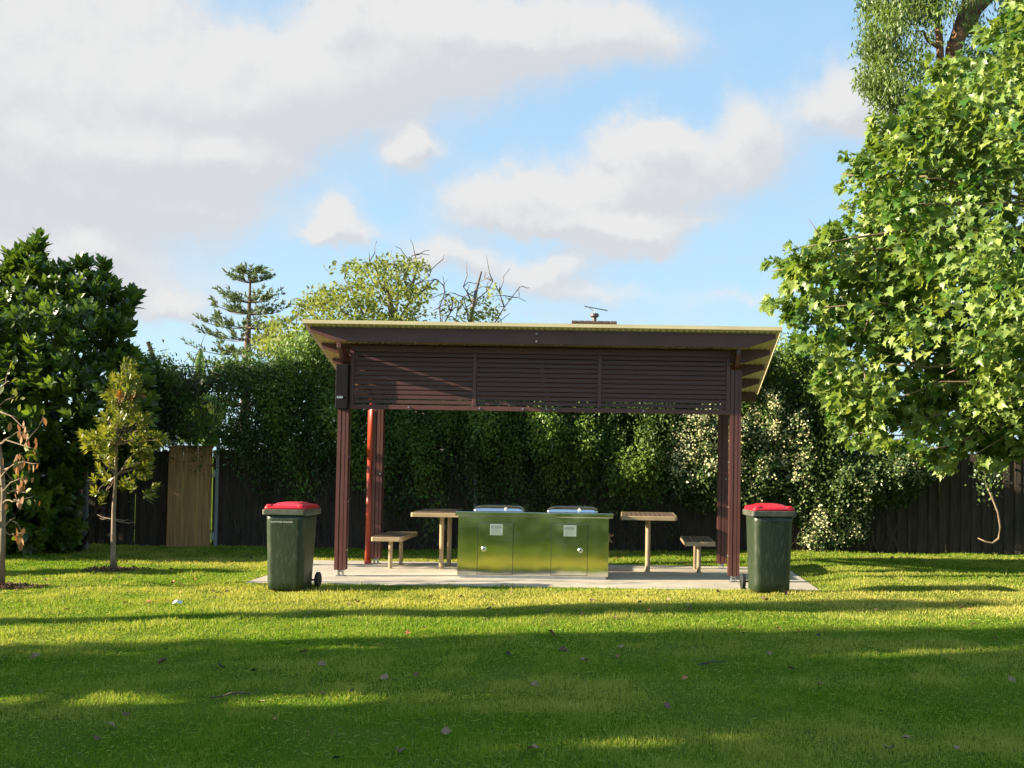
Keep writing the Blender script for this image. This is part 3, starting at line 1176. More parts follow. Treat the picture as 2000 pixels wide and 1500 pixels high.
# ------------------------------------------------------------------ fences
def paling_fence(name, xa, xb, h, label, material, skip=None, lean=0.004):
    cx = (xa + xb) / 2
    cy = float(FENCE_Y(cx))
    root = empty(name, (cx, cy, float(ground_z(cx, cy))), label, 'fence')
    b = MB()
    x = xa
    npal = 0
    org = np.array(root.location)
    while x < xb:
        w = .098 + rng.normal(0, .004)
        y = float(FENCE_Y(x)) + rng.normal(0, .002) + .017 * (npal % 2)
        npal += 1
        z0 = float(ground_z(x, y)) + rng.uniform(.0, .03)
        hh = h + rng.normal(0, .012)
        t = rng.normal(0, lean)
        b.prism([(x + 0, z0), (x + w, z0), (x + w + t, z0 + hh), (x + t, z0 + hh)], 1, y, y + .014)
        x += w - .006 + (.012 if rng.random() < .03 else 0)
    b.v = [tuple(np.array(q) - org) for q in b.v]
    b.build('palings', material, root)
    for z in (.3, .95, 1.55):
        b = MB()
        za = float(ground_z(xa, FENCE_Y(xa)))
        zb_ = float(ground_z(xb, FENCE_Y(xb)))
        ya, yb = float(FENCE_Y(xa)) + .045, float(FENCE_Y(xb)) + .045
        b.add([(xa, ya, za + z), (xb, yb, zb_ + z), (xb, yb + .04, zb_ + z), (xa, ya + .04, za + z), (xa, ya, za + z + .07), (xb, yb, zb_ + z + .07), (xb, yb + .04, zb_ + z + .07), (xa, ya + .04, za + z + .07)],
              [(0, 3, 2, 1), (4, 5, 6, 7), (0, 1, 5, 4), (1, 2, 6, 5), (2, 3, 7, 6), (3, 0, 4, 7)])
        b.v = [tuple(np.array(q) - org) for q in b.v]
        b.build('rail', material, root)
    return root


def build_fences():
    paling_fence('paling_fence', -12.5, at(331, 960, 21.35)[0] - .1, 1.72, 'dark paling fence between the thicket and the new timber panel', M['fence'])
    paling_fence('paling_fence', at(416, 960, 21.35)[0] - .02, 9.5, 1.72, 'long dark weathered paling fence behind the shelter under the creepers', M['fence'])
    # the new panel
    xa, xb = at(330, 960, 21.35)[0], at(415.5, 960, 21.35)[0]
    y = 21.30
    z0 = float(ground_z(xa, y)) + .0
    zt = at(372, 870, 21.3)[2]
    root = empty('timber_gate', ((xa + xb) / 2, y, z0), 'new honey brown timber paling gate in the old dark fence', 'gate')
    n = 6
    st = (xb - xa) / n
    bb = MB()
    for i in range(n):
        t = .004 * (i % 2)
        bb.box(-(xb - xa) / 2 + i * st + .0025, -(xb - xa) / 2 + (i + 1) * st - .0025, -.012 - t, .004 - t, .0, zt - z0 + rng.normal(0, .004))
    bb.build('boards', M['newpale'], root, bevel=.002)
    for z in (.25, 1.45):
        b = MB()
        b.box(-(xb - xa) / 2, (xb - xa) / 2, .0045, .04, z, z + .07)
        b.build('rail', M['newpale'], root)
    # galvanised posts
    for (px, yt, ybot, Y, lab, lean) in ((421, 868, 1066, 21.26, 'thin grey steel post at the right edge of the new timber gate', .0),
                                         (167, 893, 1072, 20.4, 'bare grey steel post standing before the thicket behind the young tree', -.05)):
        p = at(px, ybot, Y)
        zg = float(ground_z(p[0], Y))
        top = at(px, yt, Y)[2]
        r = empty('steel_post', (p[0], Y, zg), lab, 'post', 'thin steel posts at the fence')
        b = MB()
        w = .028 if px > 300 else .034
        b.prism([(-w, -w), (w, -w), (w, w), (-w, w)], 2, 0, top - zg)
        k = len(b.v)
        b.v = [(q[0] + lean * (q[2] / 1.7), q[1], q[2]) for q in b.v]
        b.build('shaft', M['steelpole'], r, bevel=.004)
        b = MB()
        b.box(-w - .004 + lean, w + .004 + lean, -w - .004, w + .004, top - zg + .0005, top - zg + .02)
        b.build('cap', M['steelpole'], r)
        if px > 300:
            for z in (.12, .68 * (top - zg), (top - zg) - .25):
                b = MB()
                b.box(-w - .05, -w - .001, -w - .006, -w + .006, z, z + .13)
                b.build('hinge', M['galv'], r)


# ------------------------------------------------------------------ plants
def branch(p0, p1, sag=.0, n=6, jit=.03):
    p0, p1 = np.array(p0, float), np.array(p1, float)
    L_ = np.linalg.norm(p1 - p0)
    pts = []
    for i in range(n + 1):
        t = i / n
        p = p0 + (p1 - p0) * t
        p[2] += sag * math.sin(math.pi * t) * L_
        if 0 < i < n:
            p = p + rng.normal(0, jit * L_, 3)
        pts.append(tuple(p))
    return pts


def local(b, root):
    o = np.array(root.location)
    b.v = [tuple(np.array(q) - o) for q in b.v]
    return b


PLANE_POLY = [(1500, 528), (1522, 505), (1562, 500), (1600, 468), (1612, 440), (1650, 425), (1640, 385), (1632, 332), (1662, 320), (1690, 305), (1690, 250), (1712, 215), (1745, 225), (1782, 200),
              (1806, 150), (1848, 122), (1890, 96), (1916, 50), (1935, 5), (1955, -40), (2080, -150), (2480, -160), (2600, 300), (2520, 820), (2150, 910),
              (2000, 895), (1948, 905), (1905, 890), (1850, 910), (1800, 890), (1765, 845), (1735, 850), (1700, 868), (1672, 845), (1650, 862), (1642, 825), (1612, 790), (1582, 742), (1600, 690), (1575, 668),
              (1540, 640), (1512, 600), (1530, 565)]


def build_plane_tree():
    base = np.array([8.6, 16.2, 0])
    base[2] = ground_z(base[0], base[1])
    root = empty('plane_tree', base, 'broad plane tree with large star shaped leaves reaching over the lawn', 'tree')
    n = 3900
    x, y = sample_poly(PLANE_POLY, n)
    d = poly_dist(x, y, PLANE_POLY)
    inn = d > 14
    x, y, d = x[inn], y[inn], d[inn]
    n = len(x)
    half = np.clip(.25 + d / 130, .3, 2.6)
    Y = 15.6 + rng.uniform(-1, 1, n) * half
    C = at_many(x, y, Y)
    ho = fbm(C * np.array([1, .45, 1.15]), .95, 2.0, 3)
    # boughs stand forward with shaded hollows between them
    front = Y < 15.6 + half * .35
    keep = np.where(front, ho > -.02, ho > -.30 + .25 * np.exp(-d / 70)) | (rng.random(n) < .05)
    C, d = C[keep], d[keep]
    # single shoots that break the outline
    q = np.array([p for p in PLANE_POLY if p[0] < 2000], float)
    sh = []
    for k in range(90):
        i = rng.integers(len(q) - 1)
        if abs(q[i + 1] - q[i]).sum() > 300:
            continue
        t = rng.random()
        p = q[i] * (1 - t) + q[i + 1] * t + rng.normal(0, 9, 2) + np.array([14, 4])
        sh.append(at(p[0], p[1], 15.5 + rng.normal(0, .5)))
    C = np.concatenate([C, np.array(sh)])
    d = np.concatenate([d, np.full(len(sh), 8.0)])
    n = len(C)
    # trunk and limbs
    b = MB()
    b.tube([tuple(base), (8.55, 16.2, 1.2), (8.5, 16.1, 2.6), (8.3, 16.0, 4.2), (8.25, 15.9, 6.0), (8.3, 15.8, 8.5), (8.4, 15.8, 9.6)], [.27, .22, .20, .18, .15, .09, .04], 12)
    local(b, root).build('trunk', M['bark'], root, smooth=True)
    b = MB()
    trunk_pts = np.array([(8.5, 16.1, 2.6), (8.3, 16.0, 4.2), (8.25, 15.9, 6.0), (8.3, 15.8, 8)])
    pick = rng.choice(n, 46, replace=False)
    for i in pick:
        c = C[i]
        j = int(np.argmin(np.abs(trunk_pts[:, 2] - (c[2] - .9))))
        s = trunk_pts[j]
        L_ = np.linalg.norm(c - s)
        b.tube(branch(s, c, .08, 6, .02), list(np.linspace(.014 + .006 * L_, .006, 7)), 6)
    # long drooping leaders that carry the outline
    for (tx, ty, Yd) in ((1505, 530, 15.6), (1640, 340, 15.6), (1590, 740, 15.3), (1655, 850, 15.2), (1800, 880, 15.0), (1700, 250, 15.8), (1560, 505, 15.8), (1610, 600, 15.0), (1900, 890, 15)):
        c = at(tx, ty, Yd)
        j = int(np.argmin(np.abs(trunk_pts[:, 2] - (c[2] - .5))))
        pts = branch(trunk_pts[j], c, .05, 8, .012)
        b.tube(pts, list(np.linspace(.05, .005, 9)), 6)
        for k in (3, 4, 5, 6, 7):
            q = np.array(pts[k])
            e = q + rng.normal(0, .35, 3) + np.array([-.25, 0, .05])
            b.tube(branch(q, e, .05, 3, .03), [.016, .011, .008, .004], 5)
    local(b, root).build('limbs', M['barkpale'], root, smooth=True)
    # leaf sprays
    per = 15
    P = np.repeat(C, per, 0)
    R = rand_dir(len(P)) * (rng.random(len(P)) ** .45)[:, None] * np.array([.34, .34, .26]) * np.repeat(np.clip(d / 60, .35, 1), per)[:, None]
    P = P + R
    out = unit(R + np.array([-.20, -.22, .12]))
    along = unit(out * .8 + np.array([-.15, -.1, -.55]) + rng.normal(0, .38, P.shape))
    nrm = unit(np.array([-.62, -.52, .48]) + rng.normal(0, .55, P.shape) + R * .8)
    ln = rng.uniform(.075, .172, len(P)) * np.repeat(rng.uniform(.8, 1.15, len(C)), per)
    # a spray is young and pale or old and deep green as a whole
    cl = np.repeat(rng.beta(1.6, 1.9, n), per)
    tint = np.clip(cl * .75 + rng.normal(.1, .16, len(P)), 0, 1)
    o0 = np.array(root.location)
    # leaves in the depth of the crown, tinted darker to stand in for shade
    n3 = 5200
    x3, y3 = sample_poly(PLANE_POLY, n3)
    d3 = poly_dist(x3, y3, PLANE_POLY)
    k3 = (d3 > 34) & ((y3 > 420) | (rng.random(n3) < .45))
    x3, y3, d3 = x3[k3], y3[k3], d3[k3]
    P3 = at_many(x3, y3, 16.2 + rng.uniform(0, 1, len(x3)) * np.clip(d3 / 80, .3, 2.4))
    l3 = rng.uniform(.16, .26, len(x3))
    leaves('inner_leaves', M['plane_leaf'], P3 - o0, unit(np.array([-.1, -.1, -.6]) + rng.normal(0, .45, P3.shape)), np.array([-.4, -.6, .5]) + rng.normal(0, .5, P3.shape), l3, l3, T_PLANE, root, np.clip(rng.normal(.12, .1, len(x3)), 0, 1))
    leaves('crown', M['plane_leaf'], P - o0, along, nrm, ln, ln * 1.0, T_PLANE, root, tint)


def build_gum():
    Y0 = 25.0
    b0 = at(1960, 905, Y0)
    base = np.array([b0[0], Y0, 0.08])
    root = empty('gum_tree', base, 'tall gum tree with twisted orange brown limbs rising behind the plane tree', 'tree')
    b = MB()
    P = lambda x, y, dy=0: at(x, y, Y0 + dy)
    b.tube([base, P(1945, 700), P(1900, 420), P(1868, 260), P(1850, 180), P(1862, 100), P(1885, 30), P(1915, -60), P(1930, -250)], [.34, .30, .25, .21, .18, .17, .17, .15, .08], 10)
    b.tube([P(1835, 300), P(1838, 180), P(1836, 95), P(1832, 40), P(1822, -30), P(1810, -120)], [.11, .10, .085, .08, .07, .05], 8)
    b.tube([P(1890, 60), P(1905, 20), P(1955, -30), P(1990, -120)], [.17, .15, .12, .08], 8)
    for (x0, y0, x1, y1) in ((1836, 95, 1790, 60), (1838, 150, 1770, 120), (1838, 180, 1760, 230), (1832, 40, 1790, 10), (1868, 260, 1800, 330), (1822, -20, 1740, -40), (1850, 180, 1900, 130), (1870, 280, 1790, 290)):
        b.tube(branch(P(x0, y0), P(x1, y1, rng.uniform(-.8, .8)), .1, 5, .05), [.05, .045, .04, .03, .02, .012], 6)
    local(b, root).build('trunk', M['barkgum'], root, smooth=True)
    poly = [(1692, -60), (1690, 40), (1682, 110), (1686, 160), (1706, 185), (1730, 212), (1770, 218), (1800, 250), (1835, 330), (1800, 400), (1850, 470), (1930, 480), (1990, 300), (1990, 100), (2000, -80), (2200, -300), (1760, -300)]
    n = 3000
    x, y = sample_poly(poly, n)
    d = poly_dist(x, y, poly)
    Yc = Y0 + rng.uniform(-1, 1, n) * np.clip(.3 + d / 60, .3, 1.6)
    C = at_many(x, y, Yc)
    h = fbm(C, 1.1, 5.0, 2)
    keep = (h > -.30) & ~((x > 1840) & (y < 110) & (x < 1960) & (rng.random(n) < .85)) & ~((x > 1755) & (x < 1880) & (y > 20) & (y < 240) & (rng.random(n) < np.where(x > 1800, .8, .5)))
    C = C[keep]
    per = 38
    P_ = np.repeat(C, per, 0)
    R = rand_dir(len(P_)) * (rng.random(len(P_)) ** .5)[:, None] * np.array([.30, .30, .26])
    P_ = P_ + R
    along = unit(np.array([0, 0, -.9]) + rng.normal(0, .5, P_.shape))
    ln = rng.uniform(.09, .17, len(P_))
    leaves('crown', M['gum_leaf'], P_ - base, along, rand_dir(len(P_)) + np.array([-.5, -.4, .2]), ln, ln * .27, T_DIAMOND, root, np.clip(np.repeat(rng.beta(1.3, 1.6, len(C)), per) + rng.normal(0, .15, len(P_)), 0, 1))


def rosette(C, A, per, ln, w, spread):
    """whorls of leaves round twig tips: base points, directions, normals"""
    n = len(C)
    P = np.repeat(C, per, 0)
    Ax = np.repeat(unit(A), per, 0)
    k = np.tile(np.arange(per), n)
    ph = k * 2.399 + np.repeat(rng.uniform(0, 6.28, n), per)
    ref = np.where(np.abs(Ax[:, 2:3]) < .9, np.array([[0, 0, 1.0]]), np.array([[1.0, 0, 0]]))
    u = unit(np.cross(Ax, ref))
    v = np.cross(Ax, u)
    rad = u * np.cos(ph)[:, None] + v * np.sin(ph)[:, None]
    f = (k / per)
    tilt = spread * (1.25 - .95 * f)[:, None]
    along = unit(Ax + rad * tilt + rng.normal(0, .12, P.shape))
    nrm = unit(Ax * tilt - rad * .9 + np.array([0, 0, .3]))
    P = P + Ax * ((f - .5) * ln * .9)[:, None]
    L_ = ln * np.repeat(rng.uniform(.7, 1.2, n), per) * rng.uniform(.75, 1.15, len(P)) * (1.05 - .35 * f)
    return P, along, nrm, L_, L_ * w


LAUREL = [(-260, 560), (-120, 500), (0, 528), (12, 505), (38, 492), (50, 462), (72, 456), (84, 470), (86, 505), (100, 520), (122, 528), (131, 536), (140, 528), (148, 518), (168, 515), (176, 545),
          (192, 540), (196, 512), (214, 512), (216, 545), (232, 562), (238, 590), (250, 570), (266, 578), (262, 600), (252, 612), (262, 630), (256, 655), (240, 672), (262, 680), (280, 692), (278, 712),
          (292, 740), (290, 800), (300, 870), (250, 905), (170, 905), (150, 960), (158, 1040), (110, 1080), (60, 1098), (-40, 1100), (-260, 1110)]


def build_laurel():
    bx = at(20, 1085, 19.5)
    base = np.array([bx[0], 19.7, float(ground_z(bx[0], 19.7))])
    root = empty('laurel_tree', base, 'large dark glossy evergreen thicket in whorled leaves left of the fence', 'tree')
    n = 2500
    x, y = sample_poly(LAUREL, n)
    d = poly_dist(x, y, LAUREL)
    half = np.clip(.15 + d / 75, .15, 1.55)
    s = rng.uniform(-1, 1, n)
    s = np.sign(s) * np.abs(s) ** .6
    Y = 19.4 + s * half
    C = at_many(x, y, Y)
    keep = C[:, 2] > ground_z(C[:, 0], Y) + .12
    C, d, y, x = C[keep], d[keep], y[keep], x[keep]
    ctr = np.array([base[0], 19.6, 1.8])
    A = unit(C - ctr) * .7 + np.array([0, -.25, .42]) + rng.normal(0, .32, C.shape)
    P, al, nr, ln, w = rosette(C, A, 11, .22, .46, 1.2)
    t = np.repeat(np.clip(rng.beta(1.5, 3.2, len(C)), 0, 1), 11)
    leaves('crown', M['laurel_leaf'], P - base, al, nr, ln, w, T_LEAF, root, np.clip(t + rng.normal(0, .1, len(P)), 0, 1))
    b = MB()
    for k in range(34):
        c = C[rng.integers(len(C))]
        s = base + np.array([rng.uniform(-1.4, .9), rng.uniform(-.4, .6), 0])
        b.tube(branch(s, c, .04, 6, .03), list(np.linspace(.045, .01, 7)), 6)
    local(b, root).build('trunk', M['twig'], root, smooth=True)
    # loose shoots catching the sun in front of the thicket
    for k, (sx, sy, Yd, lab) in enumerate(((165, 680, 17.7, 'bright leafy shoot standing out of the middle of the dark thicket'), (150, 840, 17.6, 'small bright leafy shoot low in the dark thicket beside the young tree'))):
        pass


def hedge_bits(n, xa, xb, ya, yb, seed):
    pass


def build_hedge():
    """the creeper curtain: fine leaves on a bulging, ragged surface over fence and wire"""
    top = [(250, 716), (285, 700), (320, 704), (352, 722), (372, 724), (400, 714), (440, 706), (475, 704), (520, 688), (560, 668), (590, 655), (620, 640), (660, 640), (760, 660), (1500, 680), (1545, 668), (1580, 690), (1640, 700)]
    bot = [(250, 960), (330, 866), (424, 866), (470, 900), (520, 940), (600, 960), (680, 930), (760, 985), (860, 1000), (960, 985), (1050, 1010), (1150, 985), (1260, 1000), (1320, 960), (1400, 930), (1640, 900)]
    tx, ty = zip(*top)
    bx_, by_ = zip(*bot)
    cx = -2.5
    cy = 20.9
    root = empty('creeper_hedge', (cx, cy, float(ground_z(cx, cy))), 'tall dark creeper curtain hanging over fence and wire behind the shelter', 'hedge')
    base = np.array(root.location)
    n = 9500
    x = rng.uniform(250, 1640, n)
    tyv = np.interp(x, tx, ty)
    byv = np.interp(x, bx_, by_)
    u = rng.random(n)
    y = tyv + (byv + rng.normal(0, 22, n) - tyv) * u
    X0 = (x - PX) / F * 20.9
    pos = np.stack([X0, np.zeros(n), (900 - y) / F * 20.9], 1)
    bulge = fbm(pos * np.array([1, 1, .55]), .85, 1.3, 3)
    fine = fbm(pos * np.array([1, 1, .36]), 2.6, 8.3, 2)
    Yf = FENCE_Y(X0) - .16 - .30 * np.clip(bulge + .25, 0, 1) - .26 * fine
    # mostly on the front, some of it on the back face, so the curtain has thickness
    back = rng.random(n) < .34
    Yc = np.where(back, FENCE_Y(X0) + rng.uniform(.1, .75, n), Yf + rng.uniform(0, .12, n))
    thin = np.exp(-(((x - 405) / 48) ** 2 + ((y - 800) / 62) ** 2)) + .4 * np.exp(-(((x - 480) / 55) ** 2 + ((y - 790) / 75) ** 2)) + .5 * np.exp(-(((x - 370) / 60) ** 2 + ((y - 735) / 30) ** 2))
    keep = (rng.random(n) > thin * 1.05) & ((fine > -.42) | back)
    low = u > .8
    keep &= ~(low & (rng.random(n) < .45))
    x, y, Yc, bulge, fine, u, back = x[keep], y[keep], Yc[keep], bulge[keep], fine[keep], u[keep], back[keep]
    C = at_many(x, y, Yc)
    n = len(C)
    sun_glow = np.zeros(n)  # clumps tinted paler as if sunlit, and pushed forward
    for (gx, gy, gr_, ga) in ((880, 820, 30, .5), (955, 820, 26, .9), (1070, 845, 36, 1), (1150, 850, 34, .7), (1085, 830, 22, .9), (1225, 905, 26, .9), (1245, 870, 26, .6), (1000, 880, 40, .4), (590, 690, 40, .9), (640, 665, 30, .8), (540, 800, 60, .25), (640, 830, 30, .35), (760, 850, 40, .3), (840, 880, 40, .35), (1130, 900, 40, .35), (1540, 690, 40, .8), (1600, 720, 40, .6), (460, 720, 40, .2)):
        sun_glow = np.maximum(sun_glow, ga * np.exp(-(((x - gx) / gr_) ** 2 + ((y - gy) / (gr_ * 1.5)) ** 2)))
    C[:, 1] -= np.where(back, 0, .48 * sun_glow)
    per = 22
    P = np.repeat(C, per, 0)
    R = rng.normal(0, 1, P.shape) * np.array([.085, .06, .12])
    P = P + R
    along = unit(np.array([0, -.35, -.55]) + rng.normal(0, .55, P.shape))
    nrm = unit(np.array([-.25, -.6, .55]) + rng.normal(0, .5, P.shape))
    ln = rng.uniform(.035, .09, len(P))
    # new growth in hanging tongues, a paler crest, and sunlight tinted into clumps
    fresh_and_lit = .10 + .55 * np.clip(fine * 1.3 + bulge * .5 - .05, 0, 1) + .55 * np.clip(1 - (y - np.interp(x, tx, ty)) / 34, 0, 1) * (rng.random(n) < .8)
    fresh_and_lit = np.clip(fresh_and_lit * .8, 0, 1) * np.where(x < 520, .75, 1) + .75 * sun_glow * (rng.random(n) < .8)
    tint = np.clip(np.repeat(fresh_and_lit, per) + rng.normal(0, .10, len(P)), 0, 1)
    leaves('foliage', M['hedge_leaf'], P - base, along, nrm, ln, ln * .5, T_DIAMOND, root, tint)
    # larger leaves deep inside, tinted darker, as a backing
    n2 = 24000
    x2 = rng.uniform(250, 1640, n2)
    t2 = np.interp(x2, tx, ty) + 16
    y2 = t2 + (np.interp(x2, bx_, by_) - 20 - t2) * rng.random(n2)
    th2 = np.exp(-(((x2 - 405) / 48) ** 2 + ((y2 - 800) / 62) ** 2)) + .75 * np.exp(-(((x2 - 480) / 55) ** 2 + ((y2 - 790) / 75) ** 2))
    k2 = rng.random(n2) > th2 * 1.15
    x2, y2 = x2[k2], y2[k2]
    P2 = at_many(x2, y2, FENCE_Y((x2 - PX) / F * 21.3) + rng.uniform(.12, .6, len(x2)))
    l2 = rng.uniform(.10, .19, len(x2))
    leaves('inner_foliage', M['hedge_leaf'], P2 - base, unit(np.array([0, -.1, -.7]) + rng.normal(0, .6, P2.shape)), np.array([0, -.8, .3]) + rng.normal(0, .5, P2.shape), l2, l2 * .6, T_DIAMOND, root, np.clip(rng.normal(.08, .06, len(x2)), 0, 1))
    # woody stems and bare twigs, thickest where the leaves are gone
    b = MB()
    for k in range(150):
        xx = rng.uniform(440, 1420)
        X = (xx - PX) / F * 21
        y0 = float(FENCE_Y(X)) - rng.uniform(.03, .3)
        z0 = float(ground_z(X, y0)) + (0 if rng.random() < .6 else rng.uniform(.3, 1.3))
        b.tube(branch((X, y0, z0), (X + rng.normal(0, .4), y0 + rng.uniform(-.1, .15), min(3.0, z0 + rng.uniform(.6, 1.9))), 0, 7, .035), list(np.linspace(rng.uniform(.006, .014), .004, 8)), 5)
    for k in range(420):
        xx = rng.normal(400, 75)
        yy = max(728, rng.normal(780, 62))
        Yd = 21.3 + rng.uniform(-.3, .5)
        p = at(xx, yy, Yd)
        b.tube(branch(p, p + np.array([rng.normal(0, .22), rng.normal(0, .1), rng.normal(-.15, .3)]), .1, 4, .06), list(np.linspace(.007, .003, 5)), 4, cap=False)
    for z in (2.1, 2.75, 3.2):
        b.tube([(-8.2, 21.5, z), (-2, 21.05, z - .05), (5, 20.6, z + .02)], .012, 5)
    local(b, root).build('stems', M['twig'], root)
    for px in (928, 1600):
        p = at(px, 950, 20.9)
        b = MB()
        b.box(p[0] - .03, p[0] + .03, FENCE_Y(p[0]) - .12, FENCE_Y(p[0]) - .06, ground_z(p[0], 20.8), 2.2)
        local(b, root).build('trellis_post', M['steelpole'], root)
    # leaning stake above the crest
    p0, p1 = at(312, 730, 21.3), at(289, 668, 21.3)
    st = empty('leaning_stake', p0, 'dark stake leaning out of the top of the creeper beside the thicket', 'stake')
    b = MB()
    b.tube([p0 - p0, (p1 - p0) * .6, p1 - p0], [.04, .04, .038], 8)
    b.build('stake', M['twig'], st)


JAS = [(1292, 905), (1312, 850), (1335, 808), (1362, 790), (1400, 782), (1450, 770), (1500, 752), (1522, 748), (1545, 790), (1575, 775), (1620, 800), (1660, 860), (1760, 862), (1830, 880), (1838, 925), (1800, 950), (1770, 985), (1715, 985),
       (1700, 1000), (1690, 1050), (1640, 1062), (1600, 1078), (1568, 1060), (1552, 1010), (1480, 1000), (1430, 985), (1380, 995), (1330, 982), (1300, 960)]


def build_jasmine():
    cx = 3.2
    cy = float(FENCE_Y(cx)) - .3
    root = empty('flowering_jasmine', (cx, cy, float(ground_z(cx, cy))), 'star jasmine in cream flower covering the fence behind the right bin', 'creeper')
    base = np.array(root.location)
    n = 4300
    x, y = sample_poly(JAS, n)
    d = poly_dist(x, y, JAS)
    X0 = (x - PX) / F * 20.5
    pos = np.stack([X0, np.zeros(n), (900 - y) / F * 20.5], 1)
    bul = fbm(pos, .9, 4.4, 3)
    fine = fbm(pos, 2.8, 9.9, 2)
    Y = FENCE_Y(X0) - .10 - np.clip(d / 120, 0, .5) * .55 - .35 * np.clip(bul + .2, 0, 1) - .12 * fine + rng.uniform(0, .14, n)
    keep = (fine > -.5)
    x, y, Y, bul, fine = x[keep], y[keep], Y[keep], bul[keep], fine[keep]
    C = at_many(x, y, Y)
    n = len(C)
    per = 9
    P = np.repeat(C, per, 0) + rng.normal(0, .05, (n * per, 3))
    along = unit(np.array([-.1, -.5, -.35]) + rng.normal(0, .55, P.shape))
    nrm = unit(np.array([-.35, -.5, .6]) + rng.normal(0, .4, P.shape))
    ln = rng.uniform(.045, .08, len(P))
    leaves('foliage', M['jasmine_leaf'], P - base, along, nrm, ln, ln * .58, T_LEAF, root, np.clip(rng.normal(.4, .28, len(P)), 0, 1))
    # flower heads in drifts
    dr = np.zeros(n)
    for (fx, fy, r, a) in ((1330, 880, 50, .8), (1370, 830, 45, .7), (1400, 880, 40, .7), (1500, 790, 48, 1), (1515, 850, 40, .9), (1465, 860, 45, .6), (1530, 900, 50, .5), (1450, 920, 45, .5), (1690, 1030, 30, .6), (1640, 1040, 40, .5), (1800, 920, 30, .7), (1600, 1040, 45, .55), (1690, 960, 20, .4), (1600, 980, 70, .08)):
        dr = np.maximum(dr, a * np.exp(-(((x - fx) / r) ** 2 + ((y - fy) / r) ** 2)))
    sel = rng.random(n) < dr * .72
    Fc = C[sel] + np.array([-.02, -.08, .02])
    per = 9
    P = np.repeat(Fc, per, 0) + rng.normal(0, .045, (len(Fc) * per, 3))
    al = unit(rng.normal(0, 1, P.shape) * np.array([1, .5, 1]))
    nrm = unit(np.array([-.3, -.8, .35]) + rng.normal(0, .4, P.shape))
    o = leaves('flowers', M['flower'], P - base, al, nrm, rng.uniform(.03, .05, len(P)), .034, T_DIAMOND, root)
    b = MB()
    for k in range(40):
        i = rng.integers(n)
        X = C[i][0] + rng.normal(0, .3)
        yy = float(FENCE_Y(X)) - .06
        b.tube(branch((X, yy, float(ground_z(X, yy))), C[i] + np.array([0, .1, 0]), 0, 6, .03), list(np.linspace(.012, .004, 7)), 5)
    local(b, root).build('stems', M['twig'], root)
    # a dark untouched creeper tongue and a bare runner further right
    p = [at(1925, 945, 20.1), at(1936, 968, 20.0), at(1949, 1000, 19.95), at(1954, 1030, 19.95), at(1950, 1052, 19.95), at(1938, 1061, 19.95), at(1925, 1058, 19.95), at(1910, 1051, 20.0)]
    r = empty('hanging_vine', p[0], 'bare tan vine runner hooked like a J hanging before the fence at far right', 'vine')
    b = MB()
    b.tube([q - p[0] for q in p], [.012, .016, .018, .019, .019, .017, .014, .008], 8)
    b.build('runner', M['barkpale'], r, smooth=True)
    n = 260
    q = np.stack([rng.normal(1935, 18, n), rng.normal(925, 26, n)], 1)
    P = at_many(q[:, 0], q[:, 1], 20.1 + rng.normal(0, .12, n)) - p[0]
    ln = rng.uniform(.05, .08, n)
    leaves('foliage', M['jasmine_leaf'], P, unit(np.array([-.1, -.5, -.35]) + rng.normal(0, .55, P.shape)), np.array([-.35, -.5, .6]) + rng.normal(0, .4, P.shape), ln, ln * .58, T_LEAF, r)
    b = MB()
    b.tube([at(1920, 880, 20.15) - p[0], at(1922, 915, 20.12) - p[0], p[0] - p[0]], [.008, .01, .012], 6)
    b.build('stem', M['twig'], r)


